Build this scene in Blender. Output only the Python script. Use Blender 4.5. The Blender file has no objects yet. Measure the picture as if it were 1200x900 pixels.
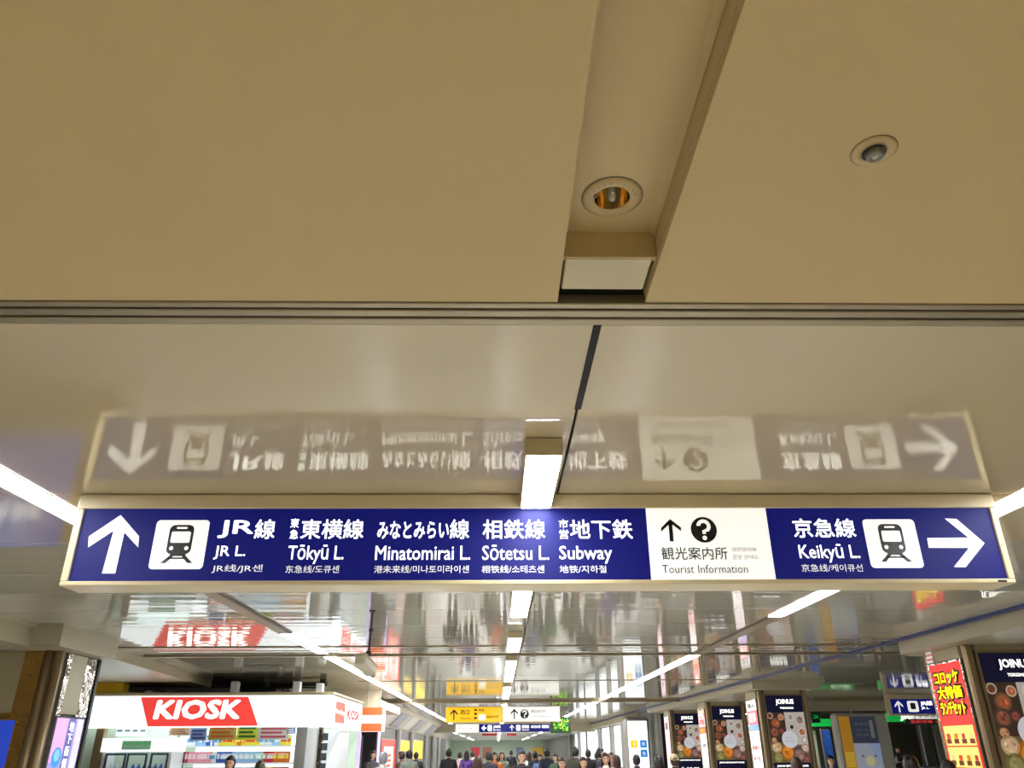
import bpy, bmesh, math, random
from mathutils import Vector, Matrix
random.seed(7)
SC = bpy.context.scene
COL = SC.collection
# ------------------------------------------------------------------ camera
F = 908.0
YV = Vector((583-600, 450-878, -F)).normalized()
ZV = Vector((587-600, 1926, -F)); ZV = (ZV - ZV.dot(YV)*YV).normalized()
XV = YV.cross(ZV)
RW = Matrix((XV, YV, ZV))                      # camera axes in world axes
cam_d = bpy.data.cameras.new('camera'); cam = bpy.data.objects.new('camera', cam_d); COL.objects.link(cam)
cam_d.sensor_width = 36; cam_d.lens = 36*F/1200; cam_d.clip_start = .05; cam_d.clip_end = 400
EYE = Vector((0, 0, 1.6))
cam.matrix_world = Matrix.Translation(EYE) @ RW.to_4x4()
SC.camera = cam
# ------------------------------------------------------------------ world, exposure
w = bpy.data.worlds.new('world'); SC.world = w; w.use_nodes = True
w.node_tree.nodes['Background'].inputs[0].default_value = (.9, .92, 1, 1)
w.node_tree.nodes['Background'].inputs[1].default_value = .25
SC.view_settings.view_transform = 'Standard'; SC.view_settings.look = 'None'
SC.view_settings.exposure = 0.0; SC.view_settings.gamma = 1.0; SC.view_settings.use_curve_mapping = False
LAMP = 37.0        # strength of the tube luminaires
# warm spots added behind the camera so floor bounce lights the near ceiling
for lx, ly in ((-3.2, -1.2), (0.3, -1.6), (3.4, -1.2), (-3.2, -4.6), (0.3, -4.6), (3.4, -4.6)):
    ld = bpy.data.lights.new('bounce_spot', 'SPOT'); ld.energy = 115; ld.color = (1, .86, .60); ld.spot_size = 2.2; ld.spot_blend = .6
    ld.shadow_soft_size = .06
    lo = bpy.data.objects.new('bounce_spot', ld); COL.objects.link(lo); lo.location = (lx, ly, 2.76)

# ------------------------------------------------------------------ helpers
def at(px, py, Y):
    """a point of the vertical plane at depth Y"""
    d = RW @ Vector((px-600, 450-py, -F)); k = Y/d.y
    p = EYE + d*k; return p.x, p.z
def atX(px, py, X):
    d = RW @ Vector((px-600, 450-py, -F)); k = X/d.x
    p = EYE + d*k; return p.y, p.z

MATS = {}
def mat(name, col, rough=.5, metal=0, emis=0, ecol=None, var=.05, scale=8, bump=0, ior=1.5, vcol=False, coat=0, dist=.01):
    if name in MATS: return MATS[name]
    m = bpy.data.materials.new(name); m.use_nodes = True; nt = m.node_tree; b = nt.nodes['Principled BSDF']
    b.inputs['Roughness'].default_value = rough; b.inputs['Metallic'].default_value = metal; b.inputs['IOR'].default_value = ior
    b.inputs['Coat Weight'].default_value = coat
    tc = nt.nodes.new('ShaderNodeTexCoord')
    nz = nt.nodes.new('ShaderNodeTexNoise'); nz.inputs['Scale'].default_value = scale; nz.inputs['Detail'].default_value = 3
    nt.links.new(tc.outputs['Object'], nz.inputs['Vector'])
    mx = nt.nodes.new('ShaderNodeMix'); mx.data_type = 'RGBA'
    nt.links.new(nz.outputs['Fac'], mx.inputs['Factor'])
    c = Vector(col[:3])
    if vcol:
        at_ = nt.nodes.new('ShaderNodeAttribute'); at_.attribute_name = 'Col'
        nt.links.new(at_.outputs['Color'], b.inputs['Base Color'])
        if emis: nt.links.new(at_.outputs['Color'], b.inputs['Emission Color']); b.inputs['Emission Strength'].default_value = emis
    else:
        mx.inputs['A'].default_value = (*[min(1, v*(1-var)) for v in c], 1); mx.inputs['B'].default_value = (*[min(1, v*(1+var)) for v in c], 1)
        nt.links.new(mx.outputs['Result'], b.inputs['Base Color'])
        if emis:
            b.inputs['Emission Color'].default_value = (*(ecol or col)[:3], 1); b.inputs['Emission Strength'].default_value = emis
    if bump:
        bp = nt.nodes.new('ShaderNodeBump'); bp.inputs['Strength'].default_value = bump; bp.inputs['Distance'].default_value = dist
        nt.links.new(nz.outputs['Fac'], bp.inputs['Height']); nt.links.new(bp.outputs['Normal'], b.inputs['Normal'])
    MATS[name] = m; return m
def rgb(r, g, b):
    f = lambda v: (v/255/12.92 if v/255 <= .04045 else ((v/255+.055)/1.055)**2.4)
    return (f(r), f(g), f(b))

def chain_loc(p):
    v = Vector((0, 0, 0))
    while p: v += p.location; p = p.parent
    return v
def tag(o, label=None, cat=None, group=None, kind=None):
    if label: o['label'] = label
    if cat: o['category'] = cat
    if group: o['group'] = group
    if kind: o['kind'] = kind
    return o
def thing(name, loc, label, cat, group=None):
    o = bpy.data.objects.new(name, None); COL.objects.link(o); o.location = loc; o.empty_display_size = .1
    return tag(o, label, cat, group)

class MB:
    def __init__(s): s.v = []; s.f = []; s.c = []; s.mi = []; s.cur = 0; s.col = None; s.marks = []
    def add(s, vs, fs):
        n = len(s.v); s.v += [tuple(v) for v in vs]
        for f in fs: s.f.append([n+i for i in f]); s.c.append(s.col); s.mi.append(s.cur)
        return s
    def box(s, x0, x1, y0, y1, z0, z1):
        x0, x1 = sorted((x0, x1)); y0, y1 = sorted((y0, y1)); z0, z1 = sorted((z0, z1))
        return s.add([(x0,y0,z0),(x1,y0,z0),(x1,y1,z0),(x0,y1,z0),(x0,y0,z1),(x1,y0,z1),(x1,y1,z1),(x0,y1,z1)],
              [(0,3,2,1),(4,5,6,7),(0,1,5,4),(1,2,6,5),(2,3,7,6),(3,0,4,7)])
    def bbox(s, x0, x1, y0, y1, z0, z1, b=.01):
        """box with chamfered vertical and horizontal edges"""
        x0, x1 = sorted((x0, x1)); y0, y1 = sorted((y0, y1)); z0, z1 = sorted((z0, z1))
        bm = bmesh.new(); bmesh.ops.create_cube(bm, size=1)
        for v in bm.verts: v.co = Vector((x0+(v.co.x+.5)*(x1-x0), y0+(v.co.y+.5)*(y1-y0), z0+(v.co.z+.5)*(z1-z0)))
        b = min(b, .45*min(x1-x0, y1-y0, z1-z0))
        bmesh.ops.bevel(bm, geom=bm.edges[:], offset=b, segments=1, affect='EDGES')
        bm.verts.index_update(); s.add([v.co[:] for v in bm.verts], [[v.index for v in f.verts] for f in bm.faces]); bm.free(); return s
    def prism(s, pts, z0, z1):
        n = len(pts)
        a = sum(pts[i][0]*pts[(i+1)%n][1]-pts[(i+1)%n][0]*pts[i][1] for i in range(n))
        if a < 0: pts = pts[::-1]
        return s.add([(x,y,z0) for x,y in pts]+[(x,y,z1) for x,y in pts],
              [list(range(n))[::-1], list(range(n,2*n))]+[(i,(i+1)%n,n+(i+1)%n,n+i) for i in range(n)])
    def cyl(s, p0, p1, r0, r1=None, n=12, cap=True):
        r1 = r0 if r1 is None else r1
        p0 = Vector(p0); p1 = Vector(p1); d = (p1-p0).normalized(); u = d.orthogonal().normalized(); w_ = d.cross(u)
        vs = []
        for p, r in ((p0, r0), (p1, r1)):
            for i in range(n):
                a = 2*math.pi*i/n; vs.append(p+u*math.cos(a)*r+w_*math.sin(a)*r)
        fs = [(i,(i+1)%n,n+(i+1)%n,n+i) for i in range(n)]
        if cap: fs += [list(range(n))[::-1], list(range(n,2*n))]
        return s.add(vs, fs)
    def tube(s, pts, r, n=8):
        for a, b in zip(pts[:-1], pts[1:]): s.cyl(a, b, r, n=n)
        return s
    def lathe(s, prof, c=(0,0,0), n=32):
        """prof: list of (radius, z) about the vertical axis through c"""
        vs = []; m = len(prof)
        for i in range(n):
            a = 2*math.pi*i/n
            for r, z in prof: vs.append((c[0]+r*math.cos(a), c[1]+r*math.sin(a), c[2]+z))
        fs = []
        for i in range(n):
            j = (i+1)%n
            for k in range(m-1): fs.append((i*m+k, i*m+k+1, j*m+k+1, j*m+k))
        return s.add(vs, fs)
    def build(s, name, m=None, parent=None, smooth=False, label=None, kind=None, world=True):
        if name == 'lettering' and len(s.marks) > 1:          # one object for each word or symbol
            first = None; ends = s.marks[1:]+[(len(s.v), len(s.f), '')]
            for (v0, f0, nm), (v1, f1, _) in zip(s.marks, ends):
                q = MB(); q.v = s.v[v0:v1]; q.f = [[i-v0 for i in f] for f in s.f[f0:f1]]; q.c = s.c[f0:f1]; q.mi = s.mi[f0:f1]
                o = q.build(nm, m, parent); first = first or o
            return first
        off = chain_loc(parent) if (parent and world) else Vector((0,0,0))
        me = bpy.data.meshes.new(name); me.from_pydata([tuple(Vector(v)-off) for v in s.v], [], s.f)
        ms = m if isinstance(m, (list, tuple)) else [m]
        for q in ms:
            if q: me.materials.append(q)
        if len(ms) > 1: me.polygons.foreach_set('material_index', s.mi)
        if any(c is not None for c in s.c):
            ca = me.color_attributes.new('Col', 'FLOAT_COLOR', 'CORNER'); k = 0
            for p in me.polygons:
                c = s.c[p.index] or (1,1,1)
                for _ in p.loop_indices: ca.data[k].color = (*c, 1); k += 1
        if smooth: me.polygons.foreach_set('use_smooth', [True]*len(me.polygons))
        me.update()
        o = bpy.data.objects.new(name, me); COL.objects.link(o)
        if parent: o.parent = parent
        if label: o['label'] = label
        if kind: o['kind'] = kind
        return o
def link_mesh(name, me, parent=None, loc=(0,0,0), rz=0, sc=1):
    o = bpy.data.objects.new(name, me); COL.objects.link(o); o.location = loc; o.rotation_euler = (0,0,rz); o.scale = (sc,sc,sc)
    if parent: o.parent = parent
    return o
def copy_tree(o, parent=None):
    c = o.copy(); COL.objects.link(c); c.parent = parent
    for ch in o.children: copy_tree(ch, c)
    return c
def struct(name, mb, m, parent=None):
    o = mb.build(name, m, parent)
    if not parent: o['kind'] = 'structure'
    return o

class Plane:
    """a vertical face: (a, b) run along u and up, d stands proud along n"""
    def __init__(s, o, u, n): s.o = Vector(o); s.u = Vector(u); s.n = Vector(n)
    def p(s, a, b, d=0): return s.o + s.u*a + Vector((0,0,b)) + s.n*d
def front(Y): return Plane((0,Y,0), (1,0,0), (0,-1,0))
def side_r(X): return Plane((X,0,0), (0,-1,0), (-1,0,0))     # faces -X ; a = -y
def side_l(X): return Plane((X,0,0), (0,1,0), (1,0,0))       # faces +X ; a = y
def flat(mb, pl, pts, d): 
    n = len(pts); ar = sum(pts[i][0]*pts[(i+1)%n][1]-pts[(i+1)%n][0]*pts[i][1] for i in range(n))
    if ar < 0: pts = pts[::-1]
    mb.marks.append((len(mb.v), len(mb.f), 'symbol'))
    return mb.add([pl.p(a,b,d) for a,b in pts], [list(range(n))])
def slab(mb, pl, pts, d0, d1):
    n = len(pts); ar = sum(pts[i][0]*pts[(i+1)%n][1]-pts[(i+1)%n][0]*pts[i][1] for i in range(n))
    if ar < 0: pts = pts[::-1]
    return mb.add([pl.p(a,b,d0) for a,b in pts]+[pl.p(a,b,d1) for a,b in pts],
                  [list(range(n))[::-1], list(range(n,2*n))]+[(i,(i+1)%n,n+(i+1)%n,n+i) for i in range(n)])
def rect(a0, a1, b0, b1): return [(a0,b0),(a1,b0),(a1,b1),(a0,b1)]
def rrect(a0, a1, b0, b1, r, n=5):
    out = []
    for cx, cy, t0 in ((a1-r,b0+r,-90),(a1-r,b1-r,0),(a0+r,b1-r,90),(a0+r,b0+r,180)):
        for i in range(n+1):
            t = math.radians(t0+90*i/n); out.append((cx+r*math.cos(t), cy+r*math.sin(t)))
    return out
def disc(cx, cy, r, n=24, ry=None): return [(cx+r*math.cos(2*math.pi*i/n), cy+(ry or r)*math.sin(2*math.pi*i/n)) for i in range(n)]

_T = {}
def text_geo(body, bold):
    k = (body, bold)
    if k in _T: return _T[k]
    cu = bpy.data.curves.new('t', 'FONT'); cu.body = body; cu.size = 1; cu.offset = bold; cu.resolution_u = 2 if len(body) > 3 else 3; cu.fill_mode = 'FRONT'
    o = bpy.data.objects.new('t', cu); COL.objects.link(o)
    me = bpy.data.meshes.new_from_object(o.evaluated_get(bpy.context.evaluated_depsgraph_get()))
    vs = [v.co.copy() for v in me.vertices]; fs = [list(p.vertices) for p in me.polygons]
    bpy.data.objects.remove(o); bpy.data.curves.remove(cu); bpy.data.meshes.remove(me)
    _T[k] = (vs, fs); return _T[k]
def text(mb, pl, body, a0, a1, b0, h, d, bold=.012, cap='bbox', shear=0, n=6):
    """lettering from a0 to a1, baseline b0, height h (of the whole word, or of a capital if cap is a letter)"""
    mb.marks.append((len(mb.v), len(mb.f), 'lettering'))
    vs, fs = text_geo(body, 0)
    x0 = min(v.x for v in vs); x1 = max(v.x for v in vs)
    if cap == 'bbox': y0 = min(v.y for v in vs); y1 = max(v.y for v in vs)
    else:
        rv, _ = text_geo(cap, 0); y0 = min(v.y for v in rv); y1 = max(v.y for v in rv)
    bx = bold; x0 -= bx; x1 += bx; y0 -= bx; y1 += bx
    sx = (a1-a0)/(x1-x0); sy = h/(y1-y0)
    sh = [(0,0)] if bold <= .004 else [(bx*math.cos(2*math.pi*k/n), bx*math.sin(2*math.pi*k/n)) for k in range(n)]
    for ux, uy in sh:
        mb.add([pl.p(a0+(v.x+ux-x0)*sx+shear*(v.y+uy-y0)*sy, b0+(v.y+uy-y0)*sy, d) for v in vs], fs)
    return mb
def qmark(mb, pl, cx, cz, h, d):
    r = h*.25; t = h*.085; zc = cz+h*.5-r-t; N = 12; o_ = []; i_ = []
    for k in range(N+1):
        a = math.radians(175-k*225/N); o_.append((cx+(r+t)*math.cos(a), zc+(r+t)*math.sin(a))); i_.append((cx+(r-t)*math.cos(a), zc+(r-t)*math.sin(a)))
    for k in range(N): flat(mb, pl, [o_[k], o_[k+1], i_[k+1], i_[k]], d)
    flat(mb, pl, [i_[N], o_[N], (cx+t*.95, cz-h*.08), (cx+t*.95, cz-h*.2), (cx-t*.95, cz-h*.2), (cx-t*.95, cz-h*.04)], d)
    flat(mb, pl, disc(cx, cz-h*.5+t*1.25, t*1.25, 14), d)
def picture(mb, pl, cells, d):
    for c, pts in cells: mb.col = c; flat(mb, pl, pts, d)

# ------------------------------------------------------------------ materials
def gloss_ceiling(name, rough, ripple, col=(188,182,164)):
    m = bpy.data.materials.new(name); m.use_nodes = True; nt = m.node_tree; b = nt.nodes['Principled BSDF']
    b.inputs['Base Color'].default_value = (*rgb(*col), 1); b.inputs['Roughness'].default_value = rough; b.inputs['IOR'].default_value = 1.6
    tc = nt.nodes.new('ShaderNodeTexCoord')
    if ripple:   # the panels are pressed in shallow strips 0.26 m wide
        wv = nt.nodes.new('ShaderNodeTexWave'); wv.wave_type = 'BANDS'; wv.bands_direction = 'Y'; wv.wave_profile = 'SIN'
        wv.inputs['Scale'].default_value = 1.2; wv.inputs['Distortion'].default_value = .5; wv.inputs['Detail'].default_value = 1; wv.inputs['Detail Scale'].default_value = .6
        nt.links.new(tc.outputs['Object'], wv.inputs['Vector'])
        bp = nt.nodes.new('ShaderNodeBump'); bp.inputs['Strength'].default_value = 1; bp.inputs['Distance'].default_value = ripple
        nt.links.new(wv.outputs['Fac'], bp.inputs['Height']); nt.links.new(bp.outputs['Normal'], b.inputs['Normal'])
    return m
M_GLOSS = gloss_ceiling('gloss_enamel_panel', .035, .0005)
M_GLOSS_NEAR = gloss_ceiling('warmlit_satin_panel', .085, 0, (194,178,142))  # warm lamp light is put into this base colour for the nearest panels
M_CREAM = mat('cream_ceiling_paint', rgb(194,171,120), .55, var=.03, scale=1.5, bump=.05)
M_RECESS = mat('cream_recess_paint', rgb(194,172,124), .5, var=.03)
M_SOFFIT = mat('soffit_enamel', rgb(182,172,146), .3, var=.03)
M_DARK = mat('dark_gap', (.012,.011,.01), .8)
M_BLACK = mat('black_plastic', (.02,.02,.022), .4)
M_RAIL = mat('anodised_rail', rgb(150,138,112), .3, .75, var=.04)
M_FRAME = mat('sign_frame_enamel', rgb(222,205,165), .32, var=.02)
M_TUBE = mat('luminaire_diffuser', (.95,.97,1), .4, emis=LAMP, ecol=(.95,.975,1))
M_HOUSE = mat('luminaire_housing', rgb(205,190,150), .35)
M_BRONZE = mat('bronze_metal', rgb(160,138,104), .36, .6, scale=3)
M_CHROME = mat('mirror_steel', rgb(176,168,158), .1, 1, bump=1, scale=3.5, dist=.03)
M_AMBER = mat('amber_mirror_steel', rgb(214,170,96), .14, .9, bump=1, scale=6, dist=.03)
M_STEEL = mat('brushed_steel', rgb(170,168,166), .35, .7)
M_PANEL = mat('greige_panel', rgb(176,164,130), .4, var=.03)
M_BEIGE = mat('beige_wall', rgb(205,188,160), .5)
M_FLOOR = mat('polished_floor_tile', rgb(224,222,216), .22, scale=2, var=.06)
M_WALL = mat('pale_wall', rgb(196,192,180), .5)
M_GREEN = mat('pale_green_wall', rgb(190,205,185), .5)
M_GREY = mat('mid_grey_panel', rgb(120,118,112), .45)
M_BLUE = mat('backlit_blue_film', rgb(16,18,84), .5, emis=.33, ecol=rgb(20,30,150), ior=1.3)
M_NAVY = mat('navy_print', rgb(24,24,52), .25, emis=.25, ecol=rgb(24,26,60))
M_LIT = mat('backlit_white_film', (.8,.8,.77), .5, emis=.72, ecol=(1,.99,.94), ior=1.3)
M_LITCOOL = mat('backlit_cool_white', (.85,.88,.9), .25, emis=1.1, ecol=(.9,.98,1))
M_INK = mat('black_ink', (.012,.01,.014), .3)
M_GREYINK = mat('grey_ink', rgb(150,140,135), .3)
M_RED = mat('backlit_red_film', rgb(225,60,55), .25, emis=.8, ecol=rgb(236,72,66))
M_ORANGE = mat('backlit_orange_film', rgb(230,90,40), .25, emis=.8, ecol=rgb(245,90,50))
M_YEL = mat('backlit_yellow_film', rgb(235,180,20), .25, emis=.75, ecol=rgb(240,190,25))
M_GRN = mat('backlit_green_film', rgb(20,150,60), .25, emis=.6, ecol=rgb(10,170,70))
M_BLUELINE = mat('blue_edge_strip', rgb(34,52,108), .35, emis=.03)
M_PRICE = mat('price_print', (1,1,1), .4, vcol=True, emis=.75)
M_PRINT = mat('printed_poster', (1,1,1), .25, vcol=True, emis=.34)
M_PACK = mat('printed_packaging', (1,1,1), .35, vcol=True, emis=0)
M_WHITE = mat('white_enamel', rgb(225,228,228), .3)
M_REFL = mat('halogen_reflector', rgb(225,195,130), .12, 1)
M_GLASS = mat('lens_glass', (.5,.5,.48), .05, ior=1.5)

# ------------------------------------------------------------------ the setting
H = 2.8
struct('floor', MB().box(-14, 32, -9, 100, -.2, 0), M_FLOOR)
ceil_back = struct('ceiling', MB().box(-14, 32, 1.98, 46, H+.03, H+.10).box(-14, .17, -9, 1.98, H+.03, H+.10).box(.45, 32, -9, 1.98, H+.03, H+.10), M_DARK)
# near ceiling, two big painted boards either side of a recess
for a, b in ((-9.2, .176), (.437, 9.2)):
    MB().box(a, b, -8.9, 1.975, H, H+.028).build('ceiling_board', M_CREAM, ceil_back)
r = MB()
r.box(.15, .465, -8.9, 1.570, 2.905, 2.93).box(.15, .465, 1.670, 1.78, 2.905, 2.93).box(.15, .247, 1.57, 1.67, 2.905, 2.93).box(.347, .465, 1.57, 1.67, 2.905, 2.93)                 # top of recess
r.box(.436, .465, -8.9, 1.98, H+.0285, 2.93)                   # right cheek
r.box(.15, .1765, -8.9, 1.98, H+.0285, 2.93)
r.add([(.435,-8.9,2.89),(.435,1.77,2.89),(.42,1.77,2.905),(.42,-8.9,2.905)], [(0,3,2,1)])   # cove
r.box(.178, .435, 1.772, 1.79, 2.822, 2.93)                # end of recess
r.build('recess', M_RECESS, ceil_back)
MB().bbox(.184, .425, 1.776, 1.935, 2.818, 2.84, .004).build('recess_panel', mat('offwhite_panel', rgb(196,184,146), .35), ceil_back)
MB().box(.176, .437, 1.80, 1.985, 2.86, 2.9).build('recess_back', M_DARK, ceil_back)
# rail across the ceiling where the two zones meet
t = MB(); 
for y0, y1, dz in ((1.978, 2.006, .005), (2.020, 2.056, .005), (2.070, 2.105, .005)): t.bbox(-9.2, 9.2, y0, y1, H-dz, H+.03, .003)
struct('trim_1', t, M_RAIL)
MB().box(-9.2, 9.2, 1.98, 2.10, H+.012, H+.03).build('trim_gap', M_DARK, bpy.data.objects['trim_1'])
# gloss panels
rows = [2.108, 3.885, 4.93, 5.90, 6.72, 7.55, 8.60, 9.55, 10.40]
ys = [(rows[i], rows[i+1]) for i in range(len(rows)-1)] + [(10.47, 11.38)]
y = 11.47
while y < 22.7: ys.append((y, y+1.03)); y += 1.03
cols = [(-4.9, -2.39), (-2.39, .31), (.31, 2.79), (2.79, 4.91)]
colsR = [(4.97, 7.6), (7.6, 10.2), (10.2, 12.8), (12.8, 15.4)]
colsL = [(-8.2, -4.9)]
pcache = {}
def ceil_panel(x0, x1, y0, y1):
    g = .004
    wx, wy = round(x1-x0-g*2, 3), round(y1-y0-g*2, 3)
    if (wx, wy) not in pcache:
        mb = MB(); mb.bbox(-wx/2, wx/2, -wy/2, wy/2, 0, .02, .003)
        o = mb.build('ceiling_panel', M_GLOSS_NEAR if y0 < 4.5 else M_GLOSS, ceil_back, world=False); pcache[(wx, wy)] = o.data
    else:
        o = link_mesh('ceiling_panel', pcache[(wx, wy)], ceil_back)
    o.location = ((x0+x1)/2, (y0+y1)/2, H); o.rotation_euler = (random.uniform(-.0013,.0013), random.uniform(-.0006,.0006), 0)
for (y0, y1) in ys:
    for (x0, x1) in cols:
        if y0 > 15.3 and x1 < -2.5: continue
        if y0 < 2.5 and abs(x1-.31) < .01: ceil_panel(x0, x1-.001, y0, y1); continue
        if y0 < 2.5 and abs(x0-.31) < .01: ceil_panel(x0+.02 if False else x0, x1, y0, y1); continue
        ceil_panel(x0, x1, y0, y1)
    if 9.0 < y0 < 15: 
        for (x0, x1) in colsL: ceil_panel(x0, x1, y0, y1)
    if y0 > 10.0:
        for (x0, x1) in colsR: ceil_panel(x0, x1, y0, y1)
# open slot beside the joint
MB().box(.298, .324, 2.108, 2.775, H-.0015, H+.02).build('ceiling_slot', M_DARK, ceil_back, label='narrow black slot in the ceiling')
# far ceiling past the second rail, joined
fr = MB(); y = 22.9
while y < 45.5:
    for (x0, x1) in ((-3.0, -.9), (-.9, 1.0), (1.0, 2.9), (2.9, 4.91), (4.97, 8), (8, 12), (12, 16), (16, 22)): fr.box(x0+.005, x1-.005, y+.005, y+.995, H+random.uniform(0,.004), H+.03)
    y += 1
o = fr.build('ceiling_panels_far', M_GLOSS, ceil_back); o['kind'] = 'stuff'
for i, (y0, x0, x1, wdt, dp) in enumerate(((10.405, -4.9, .0, .05, .012), (10.405, .62, 4.9, .05, .012), (11.39, -4.9, 15, .07, .02), (16.0, -2.7, 4.9, .04, .01), (22.72, -3.3, 15, .16, .06))):
    struct('trim_%d' % (i+2), MB().bbox(x0, x1, y0, y0+wdt, H-dp, H+.028, .004), M_RAIL)
# blue strip along the right ceiling edge
struct('trim_7', MB().bbox(4.915, 4.965, 2.11, 45, H-.03, H+.028, .004), M_BLUELINE)
# left soffits
struct('trim_8', MB().box(-9.2, -4.78, -8.9, 8.36, 2.58, H).prism([(-9.2,8.36),(-4.47,8.36),(-4.50,9.72),(-9.2,9.72)], 2.58, H).box(-9.2,-4.73,2.11,8.36,2.765,H), M_SOFFIT)
struct('trim_9', MB().prism([(-9.2,10.36),(-4.87,10.36),(-5.30,15.45),(-9.2,15.45)], 2.665, H), M_SOFFIT)
# right soffits
struct('trim_10', MB().prism([(5.0,2.11),(9.2,2.11),(9.2,10.25),(5.22,10.25),(5.0,10.05)], 2.63, H).box(4.99,9.2,-8.9,2.11,2.63,H), M_SOFFIT)
struct('trim_11', MB().prism([(5.0,16.2),(6.35,16.2),(6.35,27.6),(5.0,27.6)], 2.64, H).prism([(4.97,16.1),(6.4,16.1),(6.4,27.8),(4.97,27.8)], 2.74, H), M_SOFFIT)
# walls
struct('wall_back', MB().box(-14, 14, -9.2, -9, 0, 3.1), M_WALL)
struct('wall_left', MB().box(-9.3, -9.1, -9, 13.0, 0, 3.1), M_WALL)
struct('wall_right', MB().box(9.1, 9.3, -9, 10.2, 0, 3.1), M_WALL)
struct('wall_right_hall', MB().box(31, 31.2, 10, 46, 0, 3.1).box(9.1, 31, 10.0, 10.2, 0, 3.1), M_WALL)
struct('wall_hall_end', MB().box(6.2, 31, 45, 45.2, 0, 3.1), M_GREY)
struct('wall_left_niche', MB().box(-14, -9.1, 13.0, 13.2, 0, 3.1).box(-14, -13.8, 13, 24, 0, 3.1), M_WALL)
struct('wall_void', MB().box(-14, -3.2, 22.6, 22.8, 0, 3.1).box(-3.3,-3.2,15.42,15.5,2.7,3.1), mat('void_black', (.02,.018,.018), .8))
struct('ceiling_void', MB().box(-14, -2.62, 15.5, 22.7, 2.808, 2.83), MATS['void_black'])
struct('wall_beige_bulkhead', MB().box(-4.6, -2.62, 18.6, 18.8, 2.2, H).box(-3.2, -2.62, 18.8, 22.7, 2.45, 2.62), M_BEIGE)
# far left shop wall with its sloping soffit
struct('wall_left_far', MB().box(-3.75, -3.62, 22.8, 60, 0, 2.25), M_GREY)
so = MB(); y = 22.9; 
fs_ = struct('trim_12', MB().add([(-3.0,22.85,H),(-3.62,22.85,2.25),(-3.62,60,2.25),(-3.0,60,H)], [(0,1,2,3)]).box(-3.75,-3.62,22.85,60,2.24,2.8).add([(-3.0,22.85,H),(-3.62,22.85,2.25),(-3.62,22.85,H)], [(0,2,1)]), M_SOFFIT)
# far end: lower ceiling and end wall
struct('wall_end', MB().box(-14, 14, 95, 95.2, 0, 3.1), M_GREEN)
struct('ceiling_end', MB().box(-14, 14, 46, 95, 2.52, 2.6), mat('far_white_ceiling', rgb(190,190,182), .5))
struct('trim_13', MB().box(-3.62, 8, 45.6, 46, 2.42, 2.85), M_SOFFIT)
struct('wall_end_left', MB().box(-5.4, -5.2, 60, 95, 0, 2.6), M_GREEN)
struct('wall_end_right', MB().box(5.55, 5.7, 29.4, 95, 0, 2.85), M_GREY)

# ------------------------------------------------------------------ luminaires
def make_lum(L, kind):
    e = thing('tube_luminaire', (0,0,0), 'x', 'light', None)
    if kind == 0:      # box hung on the ceiling, light from its underside
        MB().bbox(-.080, .080, 0, L, -.078, -.001, .003).build('housing', M_HOUSE, e)
        MB().bbox(-.074, .074, .010, L-.010, -.084, -.077, .003).build('diffuser', M_TUBE, e)
    else:              # flush trough; kind gives the side of its outer lip
        MB().box(-.083, .083, 0, L, -.003, -.0005).build('housing', M_BLACK, e)
        k = kind; a, b_ = sorted((-.080*k, .062*k)); c, d_ = sorted((.070*k, .083*k))
        MB().bbox(a, b_, .010, L-.010, -.007, -.002, .002).build('diffuser', M_TUBE, e)
        MB().box(c, d_, .004, L-.004, -.006, -.002).build('lip', mat('lit_lip', (.9,.9,.88), .4, emis=1.6), e)  # lip glows by itself in place of light caught from the tube
    return e
lum_cache = {}
def lum(x, y0, y1, label, group=None, kind=None):
    L = round(y1-y0, 2); kind = kind if kind is not None else (0 if abs(x) < 1 else (-1 if x < 0 else 1))
    e = copy_tree(lum_cache[L, kind]) if (L, kind) in lum_cache else lum_cache.setdefault((L, kind), make_lum(L, kind))
    e.location = (x, y0, H-.001); e['label'] = label
    if group: e['group'] = group
G = 'ceiling tube luminaires'
C0, L0, R0 = .195, -2.385, 2.81
lum(C0, 3.08, 3.87, 'bright tube luminaire running into the top edge of the big blue sign', G)
lum(C0, 4.09, 7.5, 'bright centre tube luminaire seen just below the big blue sign', G)
lum(C0, 9.05, 10.38, 'short centre tube luminaire between the two thin ceiling rails', G)
lum(C0, 11.5, 15.2, 'long centre tube luminaire halfway between big blue sign and yellow sign', G)
lum(C0, 16.6, 20.6, 'centre tube luminaire directly above the yellow hanging sign', G)
lum(L0, 2.2, 6.2, 'left tube luminaire touching the left end of the big blue sign', G)
lum(L0, 9.15, 11.15, 'left tube luminaire starting at the end of the beige channel', G)
lum(L0, 11.5, 15.8, 'left tube luminaire behind the ceiling camera', G)
lum(L0, 16.1, 19.1, 'left tube luminaire above the orange and white shop sign', G)
lum(L0, 19.4, 22.4, 'left tube luminaire just before the beige ceiling beam', G)
lum(R0, 2.2, 6.0, 'right tube luminaire touching the right end of the big blue sign', G)
lum(R0, 6.05, 8.04, 'right tube luminaire seen just below the white panel of the big sign', G)
lum(R0, 11.5, 15.95, 'right tube luminaire at the end of the right beige channel', G)
lum(R0, 16.1, 19.1, 'right tube luminaire in front of the lit white wall panels', G)
lum(R0, 19.4, 22.4, 'right tube luminaire touching the beige ceiling beam', G)
for x, nm in ((L0, 'left'), (R0, 'right'), (C0, 'centre')):
    for y0, w_ in ((23.2, 'first'), (28.2, 'second'), (33.4, 'third'), (39, 'fourth')):
        lum(x, y0, y0+4.2, '%s tube luminaire, %s one beyond the beige ceiling beam' % (nm, w_), G)
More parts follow.
